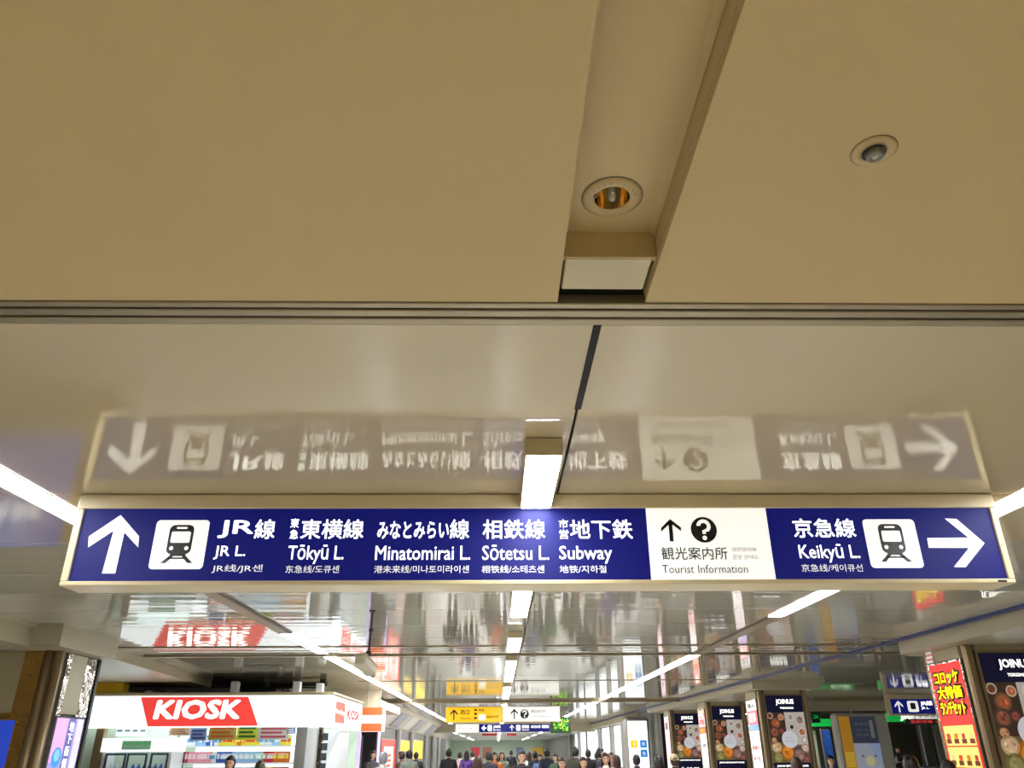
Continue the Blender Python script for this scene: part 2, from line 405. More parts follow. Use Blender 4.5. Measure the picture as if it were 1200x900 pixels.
for x in (-2.6, 0.1, 2.7):
    for y0, wd in ((48.5, 'nearest'), (60, 'second'), (74, 'third'), (86, 'farthest')):  # two farthest rows are added lamps that brighten the end hall
        lum(x, y0, y0+6.0, 'small far tube luminaire over the end hall, %s, %s' % ({-2.6:'left row',.1:'middle row',2.7:'right row'}[x], wd), G)
for o in list(COL.objects):
    if o.get('label','').startswith('small far tube'): o.location.z = 2.52
for x in (12.6, 9.8): 
    for y0 in ((13, 19) if x > 12 else (24.5, 31)): lum(x, y0, y0+2.2, 'tube luminaire over the side hall, %s row, %s' % ('outer' if x > 12 else 'inner', {13:'nearest',19:'second',24.5:'third',31:'farthest'}[y0]), G)
for x, y0, y1, lb in ((L0, 6.22, 9.13, 'empty beige light channel on the ceiling left of centre'), (R0, 8.06, 11.36, 'empty beige light channel on the ceiling right of centre')):
    e = thing('light_channel', (x, y0, H), lb, 'channel')
    MB().bbox(x-.08, x+.08, y0, y1, H-.012, H-.001, .004).build('cover', mat('channel_brown', rgb(150,128,92), .35), e)
    MB().box(x+(.05 if x < 0 else -.08), x+(.08 if x < 0 else -.05), y0+.01, y1-.01, H-.0135, H-.0115).build('dark_line', M_BLACK, e)

# ------------------------------------------------------------------ small ceiling fittings near the camera
e = thing('downlight', (.297, 1.62, 2.905), 'round recessed downlight with gold reflector in the ceiling trough', 'light')
MB().lathe([(.046,-.004),(.052,-.009),(.074,-.006),(.079,0),(.079,.004)], (.297,1.62,2.905), 40).build('flange', M_RECESS, e, True)
MB().lathe([(.046,-.004),(.045,.012),(.036,.045),(.018,.07),(0,.074)], (.297,1.62,2.905), 40).build('reflector', M_REFL, e, True)
MB().lathe([(0,-.012),(.008,-.010),(.011,0),(.011,.03),(.006,.06)], (.297,1.62,2.905), 16).build('bulb', M_GLASS, e, True)
MB().lathe([(.079,-.0012),(.0808,-.0012),(.0808,.001)], (.297,1.62,2.905), 40).build('dark_line', M_BLACK, e)  # black ring painted in as the shadow line round the flange
MB().box(.2945, .2995, 1.60, 1.64, 2.905, 2.96).build('lamp_pin', M_GLASS, e)
m = MB()
for k in range(9):
    a = math.radians(20+k*16); m.box(.297+math.cos(a)*.060-.0015, .297+math.cos(a)*.060+.0015, 1.62-math.sin(a)*.060-.004, 1.62-math.sin(a)*.060+.004, 2.896, 2.8975)
m.build('marking', M_GREYINK, e)
MB().box(.247, .256, 1.600, 1.612, 2.894, 2.8985).build('spring_clip', M_BLACK, e)
e = thing('spotlight', (.835, 1.325, H), 'small round eyeball spotlight on the right ceiling board', 'light')
MB().lathe([(.024,.004),(.026,-.005),(.045,-.005),(.0485,-.001),(.0485,.002)], (.835,1.325,H), 36).build('flange', M_RECESS, e, True)
MB().lathe([(.0485,-.0008),(.0497,-.0008),(.0497,.001)], (.835,1.325,H), 36).build('dark_line', M_BLACK, e)  # drawn-in shadow line round the spotlight flange
MB().lathe([(.0265,-.0062),(.020,-.0054),(0,-.0050)], (.835,1.325,H), 28).build('socket', M_BLACK, e, True)
MB().lathe([(.020,-.004),(.020,-.016),(.016,-.021),(.012,-.0215),(.0115,-.017),(0,-.015)], (.835,1.325,H), 28).build('eyeball', mat('grey_metal', (.25,.24,.22), .3, .7), e, True)
MB().lathe([(0,-.024),(.006,-.022),(.010,-.016)], (.835,1.325,H), 20).build('lens', M_GLASS, e, True)

# ------------------------------------------------------------------ the big overhead sign
YS = 3.882
S = thing('overhead_sign', (.22, YS+.1, H), 'long blue and white backlit direction sign hanging across the concourse', 'sign')
PF = front(YS)
X0, X1, Z0, Z1 = -2.146, 2.593, 2.336, H-.002
x0f, x1f, z0f, z1f = -2.108, 2.559, 2.358, 2.724
fr = MB()
fr.bbox(X0, X1, YS, YS+.2, z1f, Z1, .004); fr.bbox(X0, X1, YS, YS+.2, Z0, z0f, .004)
fr.bbox(X0, x0f, YS, YS+.2, z0f, z1f, .004); fr.bbox(x1f, X1, YS, YS+.2, z0f, z1f, .004)
fr.build('frame', M_FRAME, S)
MB().box(x0f, x1f, YS+.185, YS+.195, z0f, z1f).build('back_panel', M_FRAME, S)
MB().bbox(2.50, 2.545, YS-.004, YS+.01, 2.341, 2.352, .002).build('latch', M_BLACK, S)
wl, wr = .765, 1.390
def panel(a0, a1, m): return MB().box(a0, a1, YS+.012, YS+.02, z0f, z1f).build('face_panel', m, S)
p1 = panel(x0f, wl-.001, M_BLUE); p2 = panel(wl+.001, wr-.001, M_LIT); p3 = panel(wr+.001, x1f, M_BLUE)
p1['label'] = 'long blue lit panel'; p2['label'] = 'white lit panel'; p3['label'] = 'short blue lit panel'
DS = -.0095
def sx(px, py=640): return at(px, py, YS)[0]
def sz(py, px=640): return at(px, py, YS)[1]
def stext(body, pa, pb, ptop, pbase, parent, m, bold=.012, cap='bbox', nm='lettering'):
    a0 = sx(pa, (ptop+pbase)/2); a1 = sx(pb, (ptop+pbase)/2); pm = (pa+pb)/2
    z = sz(pbase, pm); h = sz(ptop, pm)-z
    mb = MB(); text(mb, PF, body, a0, a1, z, h, DS, bold, cap); return mb.build(nm, m, parent)
def sarrow(pts, parent, m):
    mb = MB()
    for poly in pts: flat(mb, PF, [at(px, py, YS) for px, py in poly], DS)
    return mb.build('arrow', m, parent)
def train_icon(pts, parent):
    (xa, xb, yt, yb) = pts
    a0 = sx(xa,(yt+yb)/2); a1 = sx(xb,(yt+yb)/2); b0 = sz(yb,(xa+xb)/2); b1 = sz(yt,(xa+xb)/2); w_ = a1-a0; h = b1-b0
    ic = MB(); flat(ic, PF, rrect(a0,a1,b0,b1,.02), DS); ico = ic.build('train_symbol', M_LIT, parent)
    q = lambda u, v: (a0+u*w_, b0+v*h)
    R = lambda u0,u1,v0,v1,r: rrect(a0+u0*w_, a0+u1*w_, b0+v0*h, b0+v1*h, r*w_)
    b = MB(); d = DS+.0012
    flat(b, PF, R(.27,.73,.30,.90,.10), d)
    flat(b, PF, [q(.34,.30),q(.66,.30),q(.62,.26),q(.38,.26)], d)
    flat(b, PF, [q(.30,.12),q(.20,.12),q(.36,.28),q(.44,.28)], d); flat(b, PF, [q(.70,.12),q(.80,.12),q(.64,.28),q(.56,.28)], d)
    flat(b, PF, [q(.33,.20),q(.67,.20),q(.67,.235),q(.33,.235)], d)
    b.build('train_drawing', M_INK, ico)
    b = MB(); d = DS+.0024
    flat(b, PF, R(.32,.68,.53,.76,.03), d); flat(b, PF, R(.40,.60,.815,.855,.015), d)
    for u in (.36, .64): c = q(u, .42); flat(b, PF, disc(c[0], c[1], .038*w_, 16), d)
    b.build('train_window', M_LIT, ico)
# left up arrow
sarrow([[(140.5,603),(162,628),(161,641),(139,617),(102,641),(103,628)],[(133,618),(146,618),(134,671.5),(118.5,671.5)]], p1, M_LIT)
train_icon((178, 241, 609, 666.5), p1)
stext('JR', 255, 297, 609, 630, p1, M_LIT, .022); stext('線', 298, 322, 608, 631, p1, M_LIT, .013)
stext('JR L.', 250, 287, 639, 655, p1, M_LIT, .007, 'J'); stext('JR线/JR센', 247.5, 307, 661, 671, p1, M_LIT, 0)
stext('東', 340, 350, 607, 618, p1, M_LIT, .012); stext('急', 339, 349, 620, 631, p1, M_LIT, .012); stext('東横線', 352, 426, 608, 631, p1, M_LIT, .013)
stext('Tōkyū L.', 337, 402.5, 639, 655, p1, M_LIT, .007, 'L'); stext('东急线/도큐센', 334, 397, 662, 671, p1, M_LIT, .0035)
stext('みなとみらい', 442, 526, 610, 631, p1, M_LIT, .022); stext('線', 527, 550, 608, 631, p1, M_LIT, .013)
stext('Minatomirai L.', 439.5, 551, 639, 655.5, p1, M_LIT, .007, 'L'); stext('港未来线/미나토미라이센', 438, 549.5, 662, 671, p1, M_LIT, .0035)
stext('相鉄線', 565.5, 639, 608, 631, p1, M_LIT, .013); stext('Sōtetsu L.', 565, 643.5, 639, 655.5, p1, M_LIT, .007, 'L'); stext('相铁线/소테츠센', 564.5, 638, 662, 671, p1, M_LIT, .0035)
stext('市', 655, 666, 608, 618.5, p1, M_LIT, .012); stext('営', 655.5, 666.5, 620, 631, p1, M_LIT, .012); stext('地下鉄', 668, 741.5, 608, 631, p1, M_LIT, .013)
stext('Subway', 655.5, 717.5, 639, 655, p1, M_LIT, .012, 'S'); stext('地铁/지하철', 656, 711, 662, 671, p1, M_LIT, .0035)
sarrow([[(785.5,607.5),(798.5,617.5),(798.7,622),(786,612.5),(775.3,622.5),(775,618)],[(783.5,611),(788,611),(790,634),(785.5,634)]], p2, M_INK)
c = at(825.3, 620.2, YS); q = MB(); flat(q, PF, disc(c[0], c[1], .067, 40), DS); q.build('information_symbol', M_INK, p2)
q = MB(); qmark(q, PF, c[0], c[1], .108, DS+.0012); q.build('question_mark', M_LIT, p2)
stext('観光案内所', 775.5, 853, 640.5, 655.5, p2, M_INK, .006)
stext('观光咨询处', 858, 888, 640.5, 646, p2, M_GREYINK, 0); stext('관광 안내소', 859, 890, 649.5, 655, p2, M_GREYINK, 0)
stext('Tourist Information', 776.5, 877, 661.5, 671, p2, M_INK, -.004, 'T')
stext('京急線', 930, 1003, 607, 629.5, p3, M_LIT, .013); stext('Keikyū L.', 937, 1008, 638, 653.5, p3, M_LIT, .007, 'L'); stext('京急线/케이큐선', 940, 1012, 660.5, 669.5, p3, M_LIT, .0035)
train_icon((1016.5, 1078, 608, 665), p3)
sarrow([[(1108,607),(1122,607.5),(1155,636),(1133,664),(1119,664),(1138,640),(1138,631)],[(1087.5,630),(1139,629.5),(1141,641.5),(1089.5,641.5)]], p3, M_LIT)

# ------------------------------------------------------------------ ceiling camera
cx, cy = at(437, 713, 7.6)[0], 7.6
e = thing('security_camera', (cx, cy, H), 'beige security camera hanging on a thin black rod left of centre', 'camera')
MB().bbox(cx-.03, cx+.03, cy-.03, cy+.03, H-.015, H, .005).build('mount_plate', M_BLACK, e)
MB().cyl((cx,cy,H), (cx-.01,cy,2.42), .009).lathe([(0,-.02),(.02,-.015),(.02,.015),(0,.02)], (cx-.004,cy,2.62), 12).build('rod', M_BLACK, e)
MB().lathe([(0,-.03),(.024,-.02),(.028,0),(.024,.02),(0,.03)], (cx-.012,cy,2.41), 14).cyl((cx-.012,cy,2.41),(cx-.045,cy-.02,2.36), .012).build('bracket', M_BLACK, e, True)
R_ = Matrix.Rotation(math.radians(-22), 4, 'X') @ Matrix.Rotation(math.radians(-18), 4, 'Z')
b = MB().bbox(-.055, .055, -.14, .12, -.045, .045, .012).bbox(-.062, .062, -.16, .13, .045, .055, .004)
b.v = [tuple((R_ @ Vector(v)) + Vector((cx-.03, cy+.02, 2.30))) for v in b.v]; b.build('camera_body', mat('camera_beige', rgb(190,182,158), .4), e)
b = MB().cyl((0,.155,-.005), (0,.115,-.005), .028, n=20)
b.v = [tuple((R_ @ Vector(v)) + Vector((cx-.03, cy+.02, 2.30))) for v in b.v]; b.build('lens_hood', M_BLACK, e)

# ------------------------------------------------------------------ right pillars with posters
def cells_food():
    """collage of dishes; returns colour cells in a unit square w=0.73 by h=.9"""
    rnd = random.Random(3); W, Hh = .73, .9; out = []
    out.append((rgb(70,52,42), rect(0,W*.46,Hh*.40,Hh))); out.append((rgb(205,196,190), rect(W*.46,W,Hh*.35,Hh)))
    out.append((rgb(120,98,66), rect(0,W*.5,0,Hh*.40))); out.append((rgb(120,92,84), rect(W*.5,W,0,Hh*.35)))
    return out, W, Hh
def food_discs(rnd, W, Hh):
    out = []
    dishes = [(.20,.78,.095,(120,84,60),(170,96,60)),(.14,.60,.10,(80,66,58),(150,88,66)),(.33,.62,.06,(90,60,52),(150,80,70)),(.10,.44,.07,(92,62,48),(200,150,110)),
      (.36,.90,.06,(210,180,150),(180,110,80)),(.07,.93,.06,(200,180,160),(120,70,50)),(.14,.30,.10,(196,170,130),(222,190,150)),(.42,.20,.15,(176,110,36),(226,140,50)),
      (.16,.10,.11,(110,110,60),(150,140,90)),(.72,.15,.14,(96,76,70),(150,118,110)),(.90,.28,.08,(190,150,140),(210,190,180)),(.62,.90,.07,(225,220,214),(190,170,160)),
      (.86,.84,.09,(215,205,200),(170,140,130)),(.88,.60,.08,(226,214,206),(190,120,90)),(.62,.70,.035,(60,60,80),(40,40,60)),(.92,.44,.06,(180,168,160),(225,220,214)),(.90,.06,.07,(120,70,60),(160,100,84))]
    for cx_, cy_, r_, c1, c2 in dishes:
        out.append((rgb(*c1), disc(cx_*W, cy_*Hh, r_, 16), .0004)); out.append((rgb(*c2), disc(cx_*W, cy_*Hh, r_*.72, 14), .0008))
        for k in range(6):
            a = rnd.uniform(0,6.28); q_ = rnd.uniform(0,.5)*r_; f_ = rnd.uniform(.7,1.35)
            out.append((rgb(*[min(250,int(v*f_)) for v in c2]), disc(cx_*W+q_*math.cos(a), cy_*Hh+q_*math.sin(a), r_*.2, 7), .0012))
    return out
FOOD = {}
def food_poster(pl, a0, b1, parent, lower=True):
    """a0 left, b1 top; 0.73 wide: header, collage, lower band"""
    W = .73
    MB_ = MB(); slab(MB_, pl, rect(a0-.03,a0+W+.03,b1-2.0,b1+.03), -.04, .0); MB_.build('case', M_BRONZE, parent)
    m = MB(); slab(m, pl, rect(a0,a0+W,b1-.31,b1), 0, .004); hd = m.build('header', M_NAVY, parent)
    m = MB(); text(m, pl, 'JOINUS', a0+.20, a0+.56, b1-.185, .115, .006, .03); text(m, pl, 'YOKOHAMA', a0+.27, a0+.54, b1-.25, .035, .006, .03); m.build('lettering', M_LIT, hd)
    m = MB(); cs, W_, Hh = cells_food(); rnd = random.Random(5)
    for c, pts in cs: m.col = c; flat(m, pl, [(a0+x, b1-1.21+z) for x, z in pts], .004)
    for c, pts, dd in food_discs(rnd, W_, Hh): m.col = c; flat(m, pl, [(min(max(a0+x, a0), a0+W), min(max(b1-1.21+z, b1-1.21), b1-.31)) for x, z in pts], .004+dd*2)
    m.col = rgb(225,226,236); flat(m, pl, disc(a0+.38, b1-.80, .155, 28), .008)
    pic = m.build('picture', M_PRINT, parent, label='printed collage of dishes of food around a pale disc')
    m = MB(); text(m, pl, 'レストラン', a0+.30, a0+.46, b1-.79, .03, .01, 0); text(m, pl, 'RESTAURANT', a0+.29, a0+.47, b1-.84, .02, .01, 0); m.build('lettering', M_GREYINK, pic)
    m = MB(); slab(m, pl, rect(a0,a0+W,b1-1.98,b1-1.21), 0, .004); fo = m.build('footer', M_NAVY, parent)
    m = MB(); text(m, pl, 'JOINUS RESTAURANT FLOOR', a0+.06, a0+.67, b1-1.29, .04, .006, .02); text(m, pl, 'B1F  B2F', a0+.25, a0+.60, b1-1.55, .09, .006, .03)
    for k in range(5): flat(m, pl, disc(a0+.12+.035*math.cos(k*1.257+1.57), b1-1.50+.035*math.sin(k*1.257+1.57), .022, 10), .006)
    m.build('lettering', M_LIT, fo)
def pillar(xc, Yf, sgn, label):
    """square bronze-cornered pillar; corridor face at xc, front face at Yf; sgn +1 right side, -1 left side"""
    x0, x1 = (xc, xc+1.0) if sgn > 0 else (xc-1.5, xc)
    e = thing('pillar', ((x0+x1)/2, Yf+.45, 0), label, 'pillar')
    MB().box(x0+.03, x1-.03, Yf+.03, Yf+.87, 0, 2.64).build('core', M_GREY, e)
    ex = xc
    for k, dy in ((0,0),(1,.84)):
        MB().bbox(min(ex,ex+sgn*.10), max(ex,ex+sgn*.10), Yf+dy-.01*(1-k), Yf+dy+.07, 0, 2.64, .02).build('corner_pole', M_BRONZE, e)
    MB().bbox(x1-.08 if sgn > 0 else x0, x1 if sgn > 0 else x0+.08, Yf-.01, Yf+.07, 0, 2.64, .02).build('corner_pole', M_BRONZE, e)
    return e
names = ['nearest pillar on the right with food poster and red and yellow price poster', 'right-hand pillar carrying the largest whole food poster',
         'right-hand pillar carrying the middle food poster', 'right-hand pillar carrying the smallest food poster']
rp = [(9.0, 0), (16.6, 1), (20.9, 2), (25.4, 3)]
for Yf, k in rp:
    e = pillar(5.2, Yf, 1, names[k])
    m = MB(); slab(m, front(Yf), rect(5.34, 6.06, 2.57, 2.64), -.03, .004)
    m.build('top_panel', M_PANEL, e)
    m = MB(); slab(m, side_r(5.2), rect(-(Yf+.80), -(Yf+.12), 2.50, 2.635), -.03, .004); m.build('side_panel', M_PANEL, e)
    m = MB(); slab(m, side_r(5.2), rect(-(Yf+.84), -(Yf+.80), 0, 2.635), -.03, .006); m.build('mirror_strip', M_CHROME, e)
    nm = ['backlit food poster cut by the right picture edge', 'largest whole backlit food poster, right of the pink and white strip', 'middle one of the three small backlit food posters', 'smallest and farthest backlit food poster'][k]
    s = thing('poster_lightbox', (5.7, Yf, .5), nm, 'poster', 'food posters on the right-hand pillars')
    food_poster(front(Yf-.012), 5.34, 2.54, s)
# red and yellow price poster on the nearest right pillar
s = thing('poster_lightbox', (5.2, 9.45, .5), 'red and yellow price poster with thick black-edged lettering on the nearest right pillar', 'poster')
PL = side_r(5.188); A0, A1 = -9.80, -9.12; ZB = .6; ZT = 2.47
m = MB(); slab(m, PL, rect(A0-.02,A1+.02,ZB-.02,ZT+.02), -.04, 0); m.build('case', M_CHROME, s)
m = MB(); W = A1-A0
m.col = rgb(235,30,20); slab(m, PL, rect(A0,A1,ZB,ZT), 0, .003)
for k in range(5):
    m.col = rgb(252,226,120); z1_ = ZT-.66-k*.22
    if k == 3: continue
    flat(m, PL, rect(A0+.03, A1-.03, z1_-.205 if k < 4 else ZB+.1, z1_), .005)
m.build('sheet', M_PRICE, s)
for i, (tx, z_, h) in enumerate((('コロッケ', ZT-.22, .14), ('大特価', ZT-.38, .14), ('ランチセット', ZT-.55, .14), ('タイムセール', ZT-1.52, .14))):
    mb = MB(); text(mb, PL, tx, A0+.035, A1-.035, z_-.02, h+.04, .0055, .13, n=10); mb.build('lettering_outline', M_INK, s)
    mb = MB(); text(mb, PL, tx, A0+.08, A1-.08, z_, h, .0085, .035); mb.build('lettering', mat('price_yellow', rgb(240,230,40), .4, emis=.8), s)
rnd = random.Random(2)
for rr in range(3):
    for cc in range(4):
        it = MB(); ca, cb = A0+.10+cc*.16, ZT-.77-rr*.22
        it.col = [rgb(232,80,30), rgb(240,140,50), rgb(214,60,60), rgb(240,214,160)][(rr*3+cc)%4]
        slab(it, PL, rrect(ca-.03, ca+.03+rnd.uniform(0,.02), cb-.025, cb+.03, .012, 3), .005, .0065)
        it.col = rgb(120,60,30); slab(it, PL, rect(ca-.05, ca+.05, cb-.075, cb-.026), .005, .0062); it.build('product_picture', M_PRINT, s)
st = MB(); 
for k in range(5): st.col = rgb(200,120,130) if k%2 else rgb(225,215,210); slab(st, side_r(5.185), rect(-9.80,-9.66,2.50+.025*k,2.525+.025*k), 0, .006)
o = st.build('sticker', M_PRINT); tag(o, 'small pink striped sticker above the red and yellow poster', 'sticker')
# lit strips on the other right pillars
def strip(Yf, label, cells, words):
    s = thing('strip_lightbox', (5.2, Yf+.45, .5), label, 'sign', 'lit strips on the right-hand pillars')
    PL = side_r(5.188); A0, A1 = -(Yf+.78), -(Yf+.16)
    m = MB(); slab(m, PL, rect(A0-.02,A1+.02,.58,2.49), -.04, 0); m.build('case', M_CHROME, s)
    m = MB()
    for c, b0, b1 in cells: m.col = c; slab(m, PL, rect(A0,A1,b0,b1), 0, .004)
    m.build('sheet', mat('bright_print', (1,1,1), .25, vcol=True, emis=.95), s)
    for wd, b0, h, mm in words:
        m = MB(); text(m, PL, wd, A0+.08, A1-.08, b0, h, .007, .02); m.build('lettering', mm, s)
M_PINKINK = mat('red_ink', rgb(200,40,50), .3, emis=.3)
strip(16.6, 'white lit strip with red and blue bands left of the largest whole food poster', [(rgb(240,240,240),2.28,2.47),(rgb(226,90,100),2.02,2.28),(rgb(120,150,225),1.90,2.02),(rgb(248,240,238),.6,1.90)],
      [('横浜', 2.32, .1, M_INK), ('夏市', 2.06, .18, M_LIT), ('セール', 1.74, .09, M_PINKINK), ('開催中', 1.55, .09, M_PINKINK), ('地下街', 1.35, .09, M_PINKINK)])
strip(20.9, 'white lit strip with orange patches left of the middle food poster', [(rgb(240,110,80),2.30,2.47),(rgb(250,190,190),2.08,2.30),(rgb(232,90,60),1.92,2.08),(rgb(250,248,248),1.2,1.92),(rgb(230,180,180),.6,1.2)],
      [('夏', 2.32, .12, M_LIT), ('市場', 2.12, .14, M_PINKINK), ('市', 1.94, .1, M_YEL), ('全館', 1.6, .1, M_GREYINK)])
strip(25.4, 'pale pink lit strip left of the smallest food poster', [(rgb(252,205,222),.6,2.47)], [('夏', 2.1, .2, M_INK)])

# ------------------------------------------------------------------ left pillar with screens
e = pillar(-4.65, 8.8, -1, 'bronze and mirror pillar at the left picture edge below the soffit')
m = MB(); slab(m, front(8.8), rect(-6.0,-5.04,1.97,2.575), -.03, .004); m.build('top_panel', M_PANEL, e)
m = MB(); slab(m, front(8.8), rect(-5.04,-4.84,0,2.575), -.03, .002); m.build('mirror_strip', M_AMBER, e)
m = MB(); slab(m, front(8.8), rect(-6.0,-4.86,1.93,1.97), -.03, .012); m.build('ledge', M_AMBER, e)
m = MB(); m.cyl((-4.77,8.775,0),(-4.77,8.775,2.58), .045, n=16).cyl((-4.68,8.80,0),(-4.68,8.80,2.58), .04, n=16); m.build('corner_pole', M_BRONZE, e, True)
SL = side_l(-4.65)
m = MB(); slab(m, SL, rect(8.93,9.02,0,2.57), -.03, .006); slab(m, SL, rect(9.36,9.62,0,2.57), -.03, .006); m.build('mirror_strip', M_CHROME, e)
m = MB(); slab(m, SL, rect(9.02,9.36,1.97,2.57), -.03, .004); m.build('side_panel', mat('pale_side_panel', rgb(178,172,140), .35), e)
m = MB(); slab(m, SL, rect(9.62,9.67,0,2.57), -.03, .02); m.build('edge_strip', M_BLACK, e)
s = thing('poster_lightbox', (-5.4, 8.8, .5), 'blue lit poster in the bottom left corner of the picture', 'poster')
m = MB(); slab(m, front(8.79), rect(-5.99,-4.95,.5,1.92), -.04, 0); m.build('case', M_AMBER, s)
m = MB(); m.col = rgb(40,66,180); slab(m, front(8.79), rect(-5.97,-4.97,.52,1.90), 0, .004); m.col = rgb(66,110,205); flat(m, front(8.79), [(-5.97,1.90),(-5.30,1.90),(-5.5,1.3),(-5.97,1.3)], .006); m.build('sheet', mat('blue_print', (1,1,1), .2, vcol=True, emis=.8), s)
m = MB(); text(m, front(8.79), 'MUSIC', -5.85, -5.24, 1.42, .13, .009, .03); m.build('lettering', M_LIT, s)
s = thing('poster_lightbox', (-4.65, 9.25, .5), 'purple and blue lit advert on the corridor face of the left pillar', 'poster')
P2 = side_l(-4.64)
m = MB(); slab(m, P2, rect(8.94,9.58,.5,1.95), -.03, 0); m.build('case', M_BLACK, s)
m = MB(); A0 = 8.97
for c, a, b_, z0_, z1_ in (((150,140,190),0,.58,.52,1.93),((214,160,205),0,.24,1.5,1.93),((196,190,240),.44,.58,.52,1.93),((90,86,150),.26,.40,.52,1.93),((60,80,190),.05,.25,.9,1.25)):
    m.col = rgb(c[0],c[1],c[2]); flat(m, P2, rect(A0+a,A0+b_,z0_,z1_), .003 if c == (150,140,190) else .005)
m.col = rgb(60,140,240); flat(m, P2, disc(A0+.14, 1.55, .10, 12), .007)
m.col = rgb(120,180,250); flat(m, P2, disc(A0+.14, 1.57, .06, 12), .009)
m.build('sheet', mat('cool_print', (1,1,1), .2, vcol=True, emis=1.0), s)
m = MB()
for k, ch in enumerate('地下街情報'): text(m, P2, ch, A0+.28, A0+.38, 1.80-k*.12, .1, .008, .01)
m.build('lettering', M_LIT, s)

# ------------------------------------------------------------------ kiosk
YK = 14.1; XR = -2.78; XL = -7.4; ZF0, ZF1 = 1.955, 2.445; YKB = 17.3
K = thing('kiosk', (-5, 15.6, 0), 'station kiosk shop with white and red lit fascia on the left', 'kiosk')
PK = front(YK)
m = MB(); m.box(XL, XR, YK+.02, YKB, ZF1-.03, ZF1+.02).box(XL-.02, XR+.02, YK-.02, YKB, ZF1+.02, ZF1+.05); m.build('roof', M_PANEL, K)
m = MB(); slab(m, PK, rect(XL,XR,ZF0,ZF1), -.12, 0); fa = m.build('fascia', M_LITCOOL, K, label='white lit fascia')
zt, zb = ZF1-.02, ZF0+.02
xa = at(165, 818, YK)[0]; xb = at(174, 846, YK)[0]; xc_ = at(291, 818, YK)[0]; xd = at(303, 846, YK)[0]
m = MB(); flat(m, PK, [(xb,zb),(xd,zb),(xc_,zt),(xa,zt)], .004); m.build('red_band', M_RED, fa)
m = MB(); a0 = at(181,831,YK)[0]; a1 = at(282,831,YK)[0]
text(m, PK, 'KIOSK', a0, a1, at(230,843,YK)[1], at(230,820,YK)[1]-at(230,843,YK)[1], .008, .042, shear=.10, n=12); m.build('lettering', M_LIT, fa)
PR = side_l(XR)
m = MB(); slab(m, PR, rect(YK,YKB,ZF0,ZF1), -.12, 0); fb = m.build('side_fascia', M_LITCOOL, K, label='white lit side fascia')
yq = lambda px, py: atX(px, py, XR)
m = MB(); flat(m, PR, rect(14.45,15.35,2.03,2.37), .004); m.build('red_square', M_RED, fb)
m = MB(); text(m, PR, 'NewDays', 14.52, 15.28, 2.15, .10, .008, .02); m.build('lettering', M_LIT, fb)
m = MB(); text(m, PR, 'KIOSK', 15.6, 17.0, 2.12, .18, .006, .04); m.build('lettering', M_RED, fb)
# body: end walls, back wall, posts, counter
m = MB(); m.box(XL, XL+.06, YK+.1, YKB, 0, ZF0+.05).box(XL, XR-.05, YKB-.06, YKB, 0, ZF1-.03); m.build('wall', M_GREEN, K)
m = MB(); m.box(XL, XR-.02, YK+.05, YKB, 2.38, 2.41); m.build('lit_ceiling', M_LITCOOL, K)
for px0, px1, mm in ((346,358,M_STEEL),(372,377,M_CHROME),(110,120,M_BRONZE)):
    xx0 = at(px0,870,YK+.05)[0]; xx1 = at(px1,870,YK+.05)[0]
    MB().bbox(xx0, xx1, YK+.05, YK+.17, 0, ZF0, .01).build('post', mm, K)
xx0 = at(359,870,YK+.1)[0]; xx1 = at(371,870,YK+.1)[0]
MB().bbox(xx0, xx1, YK+.06, YK+.6, 0, ZF0-.01, .01).build('white_pilaster', M_WHITE, K)
lv = MB(); xx0 = at(373,870,YK+.1)[0]; xx1 = XR-.04
for k in range(12): lv.box(xx0, xx1, YK+.1+.0, YK+.13, .1+k*.15, .1+k*.15+.11)
lv.build('shutter', mat('dark_shutter', rgb(80,84,96), .35, .5), K)
MB().bbox(XR-.45, XR-.03, YK+1.2, YK+2.1, 0, ZF0-.02, .01).build('locker', M_WHITE, K)
MB().bbox(at(205,880,YK)[0], at(345,880,YK)[0], YK+.1, YK+.7, 0, 1.0, .02).build('counter', M_WHITE, K)
MB().box(at(205,880,YK)[0], at(345,880,YK+.9)[0], YK+.95, YK+1.0, 0, ZF0+.3).build('display_wall', M_LITCOOL, K)
XG0 = at(203,870,YK+.5)[0]; XG1 = at(344,870,YK+.5)[0]
for z_ in (1.18, 1.42, 1.68):
    MB().bbox(XG0, XG1, YK+.55, YK+.95, z_-.02, z_, .004).build('shelf', M_WHITE, K)
# goods: each packet a thing
def packet_mesh(c1, c2, w_, h_, kind):
    m = MB(); m.col = rgb(*c1)
    if kind == 0: m.bbox(-w_/2, w_/2, -.03, .03, 0, h_, .01)
    else:   # pillow packet, pinched at top and bottom
        vs = []; 
        for z_, t_ in ((0,.004),(.12*h_,.022),(.5*h_,.034),(.88*h_,.022),(h_,.004)): vs += [(-w_/2,-t_,z_),(w_/2,-t_,z_),(w_/2,t_,z_),(-w_/2,t_,z_)]
        m.add(vs, [(4*i+k, 4*i+(k+1)%4, 4*i+4+(k+1)%4, 4*i+4+k) for i in range(4) for k in range(4)]+[(3,2,1,0),(16,17,18,19)])
    m.col = rgb(*c2); d = -.0315 if kind == 0 else -.036
    m.add([(-w_*.36,d,h_*.35),(w_*.36,d,h_*.35),(w_*.36,d,h_*.68),(-w_*.36,d,h_*.68)], [(0,1,2,3)])
    m.col = rgb(250,250,245); m.add([(-w_*.3,d-.001,h_*.72),(w_*.3,d-.001,h_*.72),(w_*.3,d-.001,h_*.8),(-w_*.3,d-.001,h_*.8)], [(0,1,2,3)])
    o = m.build('snack_packet', M_PACK); me = o.data; bpy.data.objects.remove(o); return me
